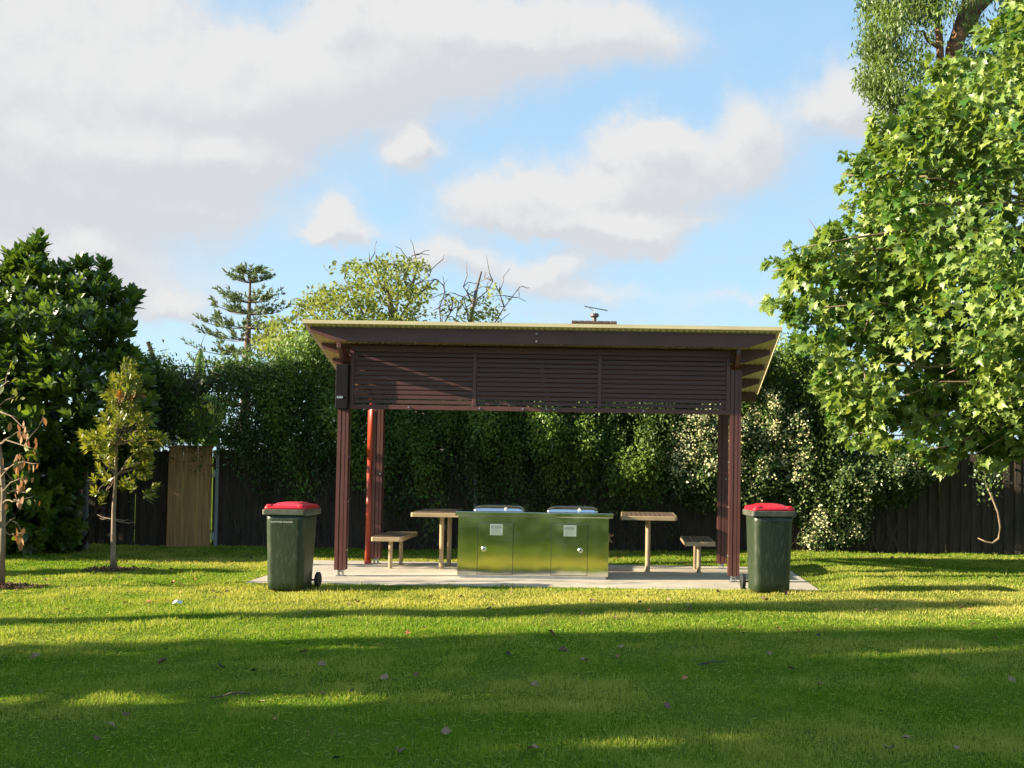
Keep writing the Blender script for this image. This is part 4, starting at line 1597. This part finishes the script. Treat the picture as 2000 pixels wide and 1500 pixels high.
def build_young_trees():
    Y = 16.9
    p = at(222, 1115, Y)
    base = np.array([p[0], Y, float(ground_z(p[0], Y))])
    root = empty('young_tree', base, 'young tree with yellow green leaves and reddish tips in a mulch ring', 'tree')
    b = MB()
    tr = [base, at(221, 1085, Y), at(222, 1000, Y), at(226, 930, Y), at(227, 870, Y), at(232, 800, Y), at(240, 740, Y), at(246, 705, Y)]
    b.tube(tr, [.054, .038, .030, .026, .022, .017, .010, .005], 10)
    for (x1, y1) in ((195, 1012), (250, 1015), (262, 1020), (190, 1005)):
        b.tube(branch(at(222, 1015, Y), at(x1, y1, Y + .1), -.02, 4, .03), [.008, .007, .006, .005, .003], 5)
    local(b, root).build('trunk', M['barkpale'], root, smooth=True)
    poly = [(243, 698), (262, 706), (280, 735), (284, 775), (292, 800), (296, 830), (332, 846), (328, 870), (300, 885), (298, 915), (308, 950), (296, 985), (282, 1010), (268, 985), (250, 960), (222, 955), (205, 985), (178, 1005), (166, 980), (172, 945), (182, 915), (170, 885), (145, 862), (142, 846), (168, 836),
            (190, 810), (200, 775), (212, 740), (225, 712)]
    n = 440
    x, y = sample_poly(poly, n)
    d = poly_dist(x, y, poly)
    x, y, d = x[d > 7], y[d > 7], d[d > 7]
    n = len(x)
    lowgap = (y > 900) & (rng.random(n) < .45)
    hole = fbm(np.stack([x / 40, y / 40, x * 0], 1), 1.0, 3.3, 2)
    keep = ~lowgap & (hole > -.36)
    x, y, d = x[keep], y[keep], d[keep]
    n = len(x)
    C = at_many(x, y, Y + rng.uniform(-1, 1, n) * np.clip(.06 + d / 110, .06, .5))
    ax = C.copy()
    ax[:, :2] -= base[:2]
    A = unit(np.stack([ax[:, 0] * 1.1, ax[:, 1], np.full(n, .42)], 1) + rng.normal(0, .2, (n, 3)))
    per = 11
    P, al, nr, ln, w = rosette(C, A, per, .12, .34, .95)
    al = unit(al + np.array([0, 0, -.22]))
    red = np.repeat((np.exp(-((x - 255) / 35) ** 2 - ((y - 778) / 16) ** 2) * .45 + np.exp(-((x - 175) / 22) ** 2 - ((y - 832) / 14) ** 2) * .35) > rng.random(n), per)
    t = np.clip(np.repeat(rng.beta(2, 2, n), per) + rng.normal(0, .12, len(P)), 0, 1)
    leaves('crown', M['young_leaf'], P[~red] - base, al[~red], nr[~red], ln[~red], w[~red], T_LEAF, root, t[~red])
    leaves('red_leaves', M['young_red'], P[red] - base, al[red], nr[red], ln[red], w[red], T_LEAF, root, t[red])
    b = MB()
    for i in rng.choice(n, 60, replace=False):
        c = C[i]
        k = np.argmin([abs(q[2] - (c[2] - .22)) for q in tr])
        k = max(k, 3)
        b.tube(branch(tr[k], c, .05, 4, .03), [.012, .010, .008, .006, .004], 5)
    local(b, root).build('limbs', M['barkpale'], root)
    MULCH.append((base[0], base[1], .42))
    mulch_ring(base, .42, 'brown mulch patch round the foot of the young yellow green tree')

    # the sapling at the frame's left edge, its leaves mostly dried
    Y = 14.5
    p = at(2, 1150, Y)
    base = np.array([p[0], Y, float(ground_z(p[0], Y))])
    root = empty('sapling', base, 'half dead sapling with dried brown leaves at the left edge of the lawn', 'tree')
    b = MB()
    tr = [base, at(5, 1040, Y), at(7, 960, Y), at(2, 900, Y), at(-8, 830, Y), at(-18, 760, Y), at(-25, 700, Y)]
    b.tube(tr, [.045, .034, .03, .026, .02, .014, .006], 9)
    tips = []
    for (x0, y0, x1, y1) in ((5, 960, 52, 930), (5, 960, 60, 965), (4, 985, 40, 975), (0, 920, 78, 905), (0, 935, 45, 900), (-4, 870, 60, 840), (-6, 865, 70, 878), (-14, 800, 30, 775), (-14, 800, 55, 835), (-18, 770, 20, 745), (6, 1030, 30, 1010), (6, 1040, 35, 1050), (0, 900, -60, 850), (5, 960, -50, 930), (-10, 820, -70, 770), (5, 1000, -40, 990), (-18, 760, -50, 700)):
        e = at(x1, y1, Y + rng.uniform(-.35, .35))
        pts = branch(at(x0, y0, Y), e, .06, 5, .035)
        b.tube(pts, list(np.linspace(.013, .004, 6)), 5)
        tips.append(np.array(pts[-1]))
        tips.append(np.array(pts[-2]))
        q = np.array(pts[3])
        e2 = q + rng.normal(0, .13, 3) + np.array([.08, 0, .06])
        b.tube(branch(q, e2, .05, 3, .05), [.007, .006, .004, .003], 4)
        tips.append(e2)
    local(b, root).build('trunk', M['barkpale'], root, smooth=True)
    tips = np.array(tips)
    sel = rng.random(len(tips)) < .7
    tips = tips[sel]
    per = 3
    P = np.repeat(tips, per, 0) + rng.normal(0, .045, (len(tips) * per, 3))
    g = P[:, 2] > 2.05
    al = unit(np.array([0, 0, -1.0]) + rng.normal(0, .22, P.shape))
    ln = rng.uniform(.08, .14, len(P))
    nr = rand_dir(len(P))
    pick = rng.random(len(P)) < .8
    dry = ~g & pick
    leaves('dead_leaves', M['dry_leaf'], P[dry] - base, al[dry], nr[dry], ln[dry], ln[dry] * .42, T_LEAF, root)
    grn = g | ~pick
    al2 = unit(rng.normal(0, .5, P.shape) + np.array([.2, -.2, .2]))
    leaves('green_leaves', M['young_leaf'], P[grn] - base, al2[grn], nr[grn] + np.array([-.5, -.5, .5]), ln[grn], ln[grn] * .45, T_LEAF, root)
    MULCH.append((base[0], base[1], .40))
    MULCH.append((base[0] + .55, base[1] + .1, .2))
    mulch_ring(base, .40, 'brown mulch patch round the foot of the dried sapling')


def mulch_ring(base, r, label):
    n = 900
    a = rng.uniform(0, 6.283, n)
    rr = r * np.sqrt(rng.random(n)) * (1 + .25 * np.sin(a * 3 + 1) + .12 * np.sin(a * 7))
    X = base[0] + rr * np.cos(a)
    Yv = base[1] + rr * np.sin(a) * .9
    P = np.stack([X, Yv, ground_z(X, Yv) + .004 + rng.random(n) * .022], 1)
    al = unit(rng.normal(0, 1, P.shape) * np.array([1, 1, .25]))
    o = leaves('mulch', leaf_mat_once('mulch_chip', (.05, .028, .018), (.20, .12, .075)), P - base, al, rng.normal(0, .3, P.shape) + np.array([0, 0, 1]), rng.uniform(.03, .075, n), .024, T_DIAMOND)
    o.location = base
    setp(o, label, None, None, 'stuff')


def leaf_mat_once(name, ca, cb, *a):
    return MATS[name] if name in MATS else leaf_mat(name, ca, cb, 0.02, .9, .1)


def build_background():
    # Norfolk pine far behind
    Y = 40.0
    top = at(490, 522, Y)
    base = np.array([top[0] - .1, Y, 0.0])
    root = empty('norfolk_pine', base, 'tiered conifer with tufted branches on the skyline left of the shelter', 'tree')
    b = MB()
    b.tube([base, (top[0] - .05, Y, top[2] * .6), top], [.22, .13, .015], 8)
    local(b, root).build('trunk', M['bark'], root, smooth=True)
    b = MB()
    Pn, An, Ln = [], [], []
    tiers = [(536, 16, .45), (552, 44, .55), (590, 60, .25), (612, 78, .12), (640, 96, .02), (662, 104, -.06), (690, 110, -.12), (720, 112, -.15), (750, 112, -.18), (790, 110, -.2)]
    for k, (ty, rpx, rise) in enumerate(tiers):
        zc = at(488, ty, Y)[2]
        R = rpx * .9 / F * Y
        nb = 6 if k > 1 else 5
        for j in range(nb):
            a = 6.283 * (j + .5 * (k % 2) + rng.normal(0, .08)) / nb
            dirv = np.array([math.cos(a), math.sin(a), 0])
            s = np.array([top[0] - .05, Y, zc])
            rr = R * rng.uniform(.85, 1.08)
            pts = []
            for t in np.linspace(0, 1, 7):
                pts.append(s + dirv * rr * t + np.array([0, 0, rr * (rise * t * .35 + .30 * t * t - .16 * t)]))
            b.tube(pts, list(np.linspace(.026, .008, 7)), 5)
            if k < 2:
                ts = np.linspace(.15, 1, 7)
            else:
                ts = np.concatenate([rng.uniform(.2, .95, 6 + k // 2), [1.0, .93]])
            for t in ts:
                i = min(int(t * 6), 5)
                q = pts[i] + (pts[i + 1] - pts[i]) * (t * 6 - i)
                side = np.array([-dirv[1], dirv[0], 0]) * rng.normal(0, .16)
                m_ = 15
                ax = unit(dirv * .75 + np.array([0, 0, .7]) + side * 2)
                ln_ = rng.uniform(.16, .32) * (1.15 if t > .9 else 1)
                u_ = rng.random((m_, 1))
                pp = q + side + ax * (u_ * ln_)
                Pn.append(pp)
                An.append(ax + rand_dir(m_) * .75)
                Ln.append(rng.uniform(.12, .20, m_))
    Pn, An, Ln = np.concatenate(Pn), np.concatenate(An), np.concatenate(Ln)
    local(b, root).build('limbs', M['bark'], root)
    leaves('needles', M['pine_leaf'], Pn - base, An, rand_dir(len(Pn)), Ln, Ln * .30, T_DIAMOND, root)

    def loose_tree(name, label, Y, trunk, limbs, clumps, leafmat, barkmat, lsize, per, dens, tr_r=.16):
        p0 = at(*trunk[0], Y)
        base = np.array([p0[0], Y, 0.0])
        root = empty(name, base, label, 'tree')
        b = MB()
        b.tube([base] + [at(x, y, Y) for x, y in trunk], [tr_r * 1.4] + list(np.linspace(tr_r, tr_r * .35, len(trunk))), 8)
        for L_ in limbs:
            dy = rng.uniform(-1.2, 1.2)
            pts = [at(x, y, Y + dy * i / len(L_)) for i, (x, y) in enumerate(L_)]
            b.tube(pts, list(np.linspace(tr_r * .27, .012, len(pts))), 6)
            for i in range(1, len(pts)):
                for _ in range(2):
                    e = pts[i] + rng.normal(0, .3, 3) + np.array([0, 0, .2])
                    b.tube(branch(pts[i], e, .05, 3, .06), [.018, .014, .010, .007], 4)
        local(b, root).build('trunk', barkmat, root, smooth=True)
        Cs = []
        for (x, y, rx, ry) in clumps:
            m_ = max(3, int(dens * rx * ry / 100))
            a = rng.uniform(0, 6.283, m_)
            r_ = np.sqrt(rng.random(m_))
            Cs.append(at_many(x + rx * r_ * np.cos(a), y + ry * r_ * np.sin(a), Y + rng.normal(0, 1.0, m_)))
        C = np.concatenate(Cs)
        P = np.repeat(C, per, 0)
        P = P + rand_dir(len(P)) * (rng.random(len(P)) ** .5)[:, None] * np.array([.36, .36, .24])
        al = rng.normal(0, 1, P.shape)
        ln = rng.uniform(.7, 1.3, len(P)) * lsize
        t = np.clip(np.repeat(rng.beta(2, 2, len(C)), per) + rng.normal(0, .15, len(P)), 0, 1)
        leaves('crown', leafmat, P - base, al, rand_dir(len(P)) + np.array([-.5, -.2, .5]), ln, ln * .5, T_DIAMOND, root, t)

    loose_tree('spreading_tree', 'open yellow green tree with dark twisting limbs above the shelter roof', 33.0,
               [(760, 860), (757, 700), (770, 640), (760, 580), (752, 545)],
               [[(770, 640), (800, 590), (805, 560), (838, 540)], [(757, 690), (712, 620), (690, 570), (672, 545)], [(760, 580), (740, 550), (735, 525), (722, 510)], [(800, 590), (790, 545), (800, 510), (806, 498)],
                [(757, 700), (640, 640), (610, 610), (590, 600)], [(770, 640), (780, 560), (770, 520)], [(790, 600), (835, 560), (850, 545)], [(757, 690), (660, 600), (640, 575)], [(805, 560), (815, 520), (812, 505)]],
               [(690, 525, 34, 11), (735, 522, 30, 13), (780, 520, 28, 12), (825, 525, 24, 9), (665, 570, 26, 14), (705, 560, 30, 14), (640, 580, 24, 14), (610, 590, 26, 16), (600, 610, 22, 12), (665, 600, 40, 16), (730, 590, 34, 20),
                (780, 570, 30, 18), (810, 590, 24, 18), (715, 625, 46, 14), (790, 625, 36, 16), (835, 560, 16, 8), (650, 640, 40, 20), (740, 660, 80, 20), (755, 545, 30, 12), (620, 650, 30, 24)],
               M['far_leaf'], M['greytwig'], .14, 20, 2.9)
    loose_tree('bare_tree', 'nearly leafless tree of dead grey branches right of the spreading tree', 34.0,
               [(925, 860), (922, 700), (918, 640), (925, 590), (932, 560), (940, 530)],
               [[(922, 700), (862, 640), (858, 600), (868, 575), (866, 558)], [(862, 640), (880, 610), (885, 590), (878, 575)], [(918, 640), (910, 600), (905, 580)], [(922, 690), (960, 640), (985, 600), (1000, 580), (1015, 560)],
                [(985, 600), (975, 570), (962, 548)], [(925, 590), (950, 570), (962, 550)], [(925, 600), (912, 570), (905, 560)], [(918, 640), (890, 625), (896, 590)]],
               [(885, 590, 16, 9), (865, 618, 20, 10), (930, 580, 20, 12), (955, 575, 18, 12), (945, 610, 26, 16), (910, 620, 24, 12), (960, 612, 14, 14), (900, 600, 8, 8), (940, 640, 40, 16)],
               M['far_leaf'], M['greytwig'], .13, 13, 2.2, .09)
    loose_tree('leafy_tree', 'bright green leafy tree between the conifer and the shelter roof', 29.0,
               [(540, 860), (540, 720), (545, 660)], [[(540, 700), (525, 660), (520, 640)], [(540, 700), (565, 665), (580, 645)]],
               [(535, 640, 26, 14), (520, 665, 28, 18), (550, 670, 40, 22), (580, 655, 22, 24), (560, 635, 16, 8), (590, 675, 30, 20)], M['far_leaf'], M['bark'], .15, 13, 2.4, .09)

    # banana plant behind the thin part of the creeper
    Y = 23.2
    p = at(400, 1000, Y)
    base = np.array([p[0], Y, 0.0])
    root = empty('banana_plant', base, 'banana plant with pale torn leaves seen through the gap in the creeper', 'plant')
    b = MB()
    b.tube([base, at(402, 900, Y), at(405, 820, Y)], [.12, .10, .07], 10)
    local(b, root).build('stem', M['banana_leaf'], root, smooth=True)
    for (bx, by, tx_, ty_, w) in ((405, 850, 368, 838, .20), (404, 850, 366, 770, .26), (406, 850, 410, 770, .30), (406, 840, 391, 680, .11), (405, 850, 440, 790, .28), (404, 860, 345, 860, .25), (406, 860, 425, 870, .24)):
        a, e = at(bx, by, Y), at(tx_, ty_, Y - .3)
        m_ = 14
        vs, fs = [], []
        for i in range(m_ + 1):
            t = i / m_
            q = a + (e - a) * t
            q = q + np.array([0, -.25 * math.sin(math.pi * t), .18 * math.sin(math.pi * t)])
            hw = w * (math.sin(math.pi * min(1, t * .9 + .08)) ** .7) * (1 - .15 * (i % 3 == 0)) * (0.15 if i == 0 else 1)
            tang = unit(e - a)
            sd = unit(np.cross(tang, np.array([.25, -1, .2])))
            vs += [q - sd * hw + np.array([0, .04, 0]), q, q + sd * hw + np.array([0, .05, 0])]
        for i in range(m_):
            k = 3 * i
            fs += [(k, k + 1, k + 4, k + 3), (k + 1, k + 2, k + 5, k + 4)]
        bb = MB()
        bb.add(vs, fs)
        lf = local(bb, root).build('leaf', M['banana_leaf'], root, smooth=True)
        at_ = lf.data.attributes.new('tint', 'FLOAT', 'POINT')
        at_.data.foreach_set('value', np.full(len(lf.data.vertices), rng.uniform(.2, .9), dtype=np.float32))

    # neighbour's house: only its chimney shows over the shelter roof
    Y = 36.0
    l, r = at(1117, 628, Y), at(1205, 629, Y)
    cx = (l[0] + r[0]) / 2
    base = np.array([cx, Y, 0.0])
    root = empty('house', base, 'brick chimney of the house behind, showing above the shelter roof', 'house')
    b = MB()
    b.box(-6, 6, -3, 6, 0, 2.7)
    b.build('wall', M['render'], root)
    b = MB()
    rz = l[2] - .35
    b.add([(-6.5, -3.5, 2.7), (6.5, -3.5, 2.7), (6.5, 6.5, 2.7), (-6.5, 6.5, 2.7), (-2, 1.5, rz - .25), (2, 1.5, rz - .25)], [(0, 3, 2, 1), (0, 1, 5, 4), (1, 2, 5), (2, 3, 4, 5), (3, 0, 4)])
    b.build('roof', M['tile'], root)
    w = (r[0] - l[0]) / 2
    b = MB()
    b.box(-w + .02, w - .02, -.25, .45, rz - 1.3, l[2] - .085)
    ch = b.build('chimney', M['brick'], root)
    b = MB()
    nb = 7
    for i in range(nb):
        b.box(-w + 2 * w * i / nb + .004, -w + 2 * w * (i + 1) / nb - .004, -.29, .49, l[2] - .084, l[2] - .0)
    b.build('capping', M['tile'], ch, bevel=.01)
    fx = at(1161, 620, Y)[0] - cx
    zt = at(1161, 612, Y)[2]
    b = MB()
    n16 = np.linspace(0, 2 * math.pi, 16, endpoint=False)
    ring = lambda rad, z: [(fx + rad * math.cos(a), .1 + rad * math.sin(a), z) for a in n16]
    b.loft([ring(.062, l[2] + .0005), ring(.062, zt - .10)])
    b.loft([ring(.10, zt - .11), ring(.135, zt - .08), ring(.135, zt - .005), ring(.11, zt + .01)])
    b.build('flue', M['flue'], ch)
    b = MB()
    za = at(1161, 601, Y)[2]
    b.tube([(fx, .1, zt + .0105), (fx, .1, za)], .009, 6)
    xl, xr = at(1141, 599, Y), at(1186, 604, Y)
    b.tube([(xl[0] - cx, -.1, xl[2]), (xr[0] - cx, .3, xr[2])], .016, 6)
    for t in np.linspace(.05, .95, 8):
        q = np.array([xl[0] - cx, -.1, xl[2]]) * (1 - t) + np.array([xr[0] - cx, .3, xr[2]]) * t
        b.tube([q + np.array([-.04, -.22, 0]), q + np.array([.04, .22, 0])], .008, 5)
    b.tube([(xl[0] - cx + .16, 0, xl[2] - .05), (fx - .02, .1, za - .09)], .009, 5)
    b.build('antenna', M['galv'], ch)


# off the frame to the left: the park trees whose long shadows cross the lawn
def build_shade_trees():
    def tree(X, Y, h0, h1, r, ry, nleaf, gap, label, seed, lsz=.30):
        base = np.array([X, Y, float(ground_z(X, Y))])
        root = empty('park_tree', base, label, 'tree', 'trees along the left of the lawn')
        b = MB()
        b.tube([base, base + np.array([.05, 0, h0]), base + np.array([0, .1, (h0 + h1) / 2]), base + np.array([.1, 0, h1 * .9])], [.26, .2, .13, .04], 8)
        for k in range(14):
            a = rng.uniform(0, 6.28)
            z = rng.uniform(h0 * .9, h1 * .8)
            e = base + np.array([r * .85 * math.cos(a), ry * .85 * math.sin(a), z + rng.uniform(.2, 1.0)])
            b.tube(branch(base + np.array([0, 0, z]), e, .05, 5, .03), list(np.linspace(.09, .015, 6)), 5)
        local(b, root).build('trunk', M['bark'], root, smooth=True)
        u = rng.uniform(-1, 1, (nleaf * 2, 3))
        u = u[(np.abs(u) ** 4).sum(1) < 1][:nleaf]
        P = u * np.array([r, ry, (h1 - h0) / 2]) + base + np.array([0, 0, (h0 + h1) / 2])
        # openings that the low sun shines through
        q = np.stack([np.zeros(len(P)), P[:, 1] - .165 * P[:, 0], (P[:, 2] + .345 * P[:, 0]) * .5], 1)
        f = fbm(q, .9, seed, 2)
        P = P[f > gap]
        leaves('crown', M['shade_leaf'], P - base, rng.normal(0, 1, P.shape), rand_dir(len(P)), rng.uniform(.7, 1.3, len(P)) * lsz, lsz * .6, T_DIAMOND, root)
    tree(-12.6, 5.6, 1.4, 6.4, 3.3, 3.0, 12000, -.36, 'broad dark park tree left of the lawn, nearest the path', 1.0)
    tree(-13.5, -.2, 1.4, 8.0, 3.9, 3.4, 11000, -.36, 'broad dark park tree left of the lawn, beside the camera', 1.0)
    tree(-20.5, 4.0, 3.0, 9.8, 3.6, 3.4, 11000, -.36, 'tall dark park tree standing furthest left of the lawn', 1.0)
    tree(-17.0, 9.75, 3.6, 7.4, .7, .34, 900, -.15, 'slender upright park tree left of the lawn', 4.0)
    tree(-14.0, 15.4, 1.4, 2.9, .6, .24, 500, -.6, 'small slender park tree left of the two saplings', 4.0)
    tree(-15.6, 18.9, .9, 5.6, 2.6, 1.9, 4200, -.4, 'bushy park tree by the left end of the fence', 5.0)


# ------------------------------------------------------------------ litter
def build_litter():
    def leaf_mesh(seed):
        r2 = np.random.default_rng(seed)
        T = np.array([(0, 0, 0), (.36, .22, .16), (.48, .55, .22), (.25, .85, .12), (0, 1.05, .18), (-.25, .85, .16), (-.46, .5, .3), (-.34, .2, .12), (0, .5, .02)])
        T = T + r2.normal(0, .05, T.shape)
        fs = [(0, 1, 8), (1, 2, 8), (2, 3, 8), (3, 4, 8), (4, 5, 8), (5, 6, 8), (6, 7, 8), (7, 0, 8)]
        me = bpy.data.meshes.new('fallen_leaf')
        me.from_pydata([tuple(t - np.array([0, .5, 0])) for t in T], [], fs)
        me.update()
        return me
    cols = {'brown': leaf_flat('fallen_brown', (.15, .07, .035)), 'tan': leaf_flat('fallen_tan', (.30, .19, .10)), 'orange': leaf_flat('fallen_orange', (.40, .16, .04)), 'dark': leaf_flat('fallen_dark', (.035, .025, .018))}
    meshes = {}
    for c in cols:
        for s in range(3):
            me = leaf_mesh(s * 7 + hash_c(c))
            me.materials.append(cols[c])
            meshes[(c, s)] = me
    spots = []
    # measured spots first (photo pixels), then a thin scatter
    named = [(1045, 1345, 'tan'), (1158, 1180, 'tan'), (795, 1240, 'orange'), (1335, 1342, 'orange'), (318, 1287, 'brown'), (592, 1278, 'brown'), (190, 1440, 'brown'), (1495, 1182, 'orange'), (1305, 1182, 'tan'), (1345, 1195, 'tan'),
             (1077, 1243, 'brown'), (1212, 1270, 'tan'), (495, 1310, 'dark'), (430, 1299, 'dark'), (630, 1357, 'dark'), (657, 1484, 'dark'), (510, 1370, 'tan'), (215, 1415, 'tan'), (245, 1395, 'brown'), (780, 1470, 'brown'), (870, 1438, 'tan'),
             (1040, 1480, 'tan'), (1770, 1468, 'tan'), (1870, 1488, 'tan'), (1738, 1488, 'tan'), (1378, 1308, 'tan'), (1545, 1320, 'brown'), (1880, 1290, 'tan'), (1520, 1240, 'tan'), (1975, 1352, 'tan'), (70, 1275, 'tan'), (1535, 1170, 'brown'),
             (245, 1172, 'orange'), (290, 1172, 'orange'), (130, 1182, 'orange'), (335, 1105, 'orange'), (1455, 1157, 'orange'), (1075, 1148, 'brown'), (700, 1175, 'orange'), (680, 1180, 'tan'), (840, 1166, 'orange'), (900, 1167, 'tan'), (1000, 1160, 'tan'), (955, 1190, 'brown'),
             (1250, 1185, 'dark'), (1140, 1300, 'tan'), (1100, 1280, 'brown'), (750, 1330, 'tan'), (815, 1325, 'brown')]
    for x, y, c in named:
        d = ray(x, y)
        t = -CH / d[2]
        spots.append((d[0] * t, d[1] * t, c, rng.uniform(.045, .075)))
    for k in range(110):
        Y = 7 + 13.5 * rng.random() ** .7
        X = rng.uniform(-.52 * Y, .33 * Y)
        if SX0 - .1 < X < SX1 + .1 and SY0 - .1 < Y < SY1 + .1:
            continue
        if Y > 20.2:
            continue
        spots.append((X, Y, rng.choice(['tan', 'orange', 'brown', 'dark', 'tan']), rng.uniform(.035, .065)))
    lab = {('tan', 0): 'pale tan curled leaf lying on the shaded foreground lawn', ('tan', 1): 'pale tan curled leaf lying on the sunlit lawn around the shelter',
           ('orange', 0): 'orange brown curled leaf lying on the shaded foreground lawn', ('orange', 1): 'orange brown curled leaf lying on the sunlit lawn around the shelter',
           ('brown', 0): 'dull brown curled leaf lying on the shaded foreground lawn', ('brown', 1): 'dull brown curled leaf lying on the sunlit lawn around the shelter',
           ('dark', 0): 'blackened curled leaf lying on the shaded foreground lawn', ('dark', 1): 'blackened curled leaf lying on the sunlit lawn around the shelter'}
    for i, (X, Y, c, s) in enumerate(spots):
        o = bpy.data.objects.new('fallen_leaf', meshes[(c, i % 3)])
        COL.objects.link(o)
        o.location = (X, Y, float(ground_z(X, Y)) + .022)
        o.rotation_euler = (rng.normal(0, .3), rng.normal(0, .3), rng.uniform(0, 6.28))
        o.scale = (s, s, s * 1.3)
        setp(o, lab[(c, int(Y > 10.75))], 'leaf', c + ' fallen leaves on the ' + ('sunlit lawn' if Y > 10.75 else 'shaded lawn'))
    # a scrap of white paper
    d = ray(347, 1177)
    t = -CH / d[2]
    X, Y = d[0] * t, d[1] * t
    b = MB()
    pts = [(-.05, -.03, .01), (.0, -.045, .035), (.05, -.02, .012), (.045, .03, .04), (.0, .045, .015), (-.045, .03, .045), (0, 0, .055)]
    b.add(pts, [(0, 1, 6), (1, 2, 6), (2, 3, 6), (3, 4, 6), (4, 5, 6), (5, 0, 6)])
    o = b.build('paper_scrap', M['white'])
    o.location = (X, Y, float(ground_z(X, Y)) + .012)
    setp(o, 'crumpled white paper scrap on the sunlit grass left of the bin', 'litter')
    # twigs
    for (x, y, l, a, lb) in ((455, 1362, .30, .2, 'thin dry twig lying in the small sunny patch of the shaded lawn'), (1072, 1203, .16, .9, 'short dark twig lying in the thin shadow stripe on the lawn'), (1390, 1309, .22, .1, 'thin dry twig on the shaded lawn below the right bin')):
        d = ray(x, y)
        t = -CH / d[2]
        X, Y = d[0] * t, d[1] * t
        b = MB()
        b.tube(branch((-l / 2, 0, 0), (l / 2, .03, .02), .05, 4, .04), [.004, .006, .006, .005, .003], 5)
        b.tube(branch((0, 0, .01), (l / 5, .08, .03), .05, 2, .04), [.004, .003, .002], 4)
        o = b.build('twig', M['twig'])
        o.location = (X, Y, float(ground_z(X, Y)) + .03)
        o.rotation_euler = (0, 0, a)
        setp(o, lb, 'twig')


def hash_c(c):
    return {'brown': 1, 'tan': 2, 'orange': 3, 'dark': 4}[c]


def leaf_flat(name, col):
    m = mat(name, col, .7, col2=tuple(q * .6 for q in col), scale=6)
    return m


build_slab()
build_shelter()
build_bbq()
build_furniture()
build_fences()
_zl = float(ground_z(-4.05, 14.45))
_zr = float(ground_z(1.80, 14.35))
build_bin((-4.05, 14.45, _zl), math.radians(-2), 'dark green wheelie bin with red lid left of the shelter, white lettering on its front', True)
build_bin((1.775, 14.36, _zr), math.radians(5), 'dark green wheelie bin with red lid right of the shelter, plain front', False)
build_plane_tree()
build_gum()
build_laurel()
build_hedge()
build_jasmine()
build_young_trees()
build_background()
build_shade_trees()
build_litter()
build_ground()
build_grass()
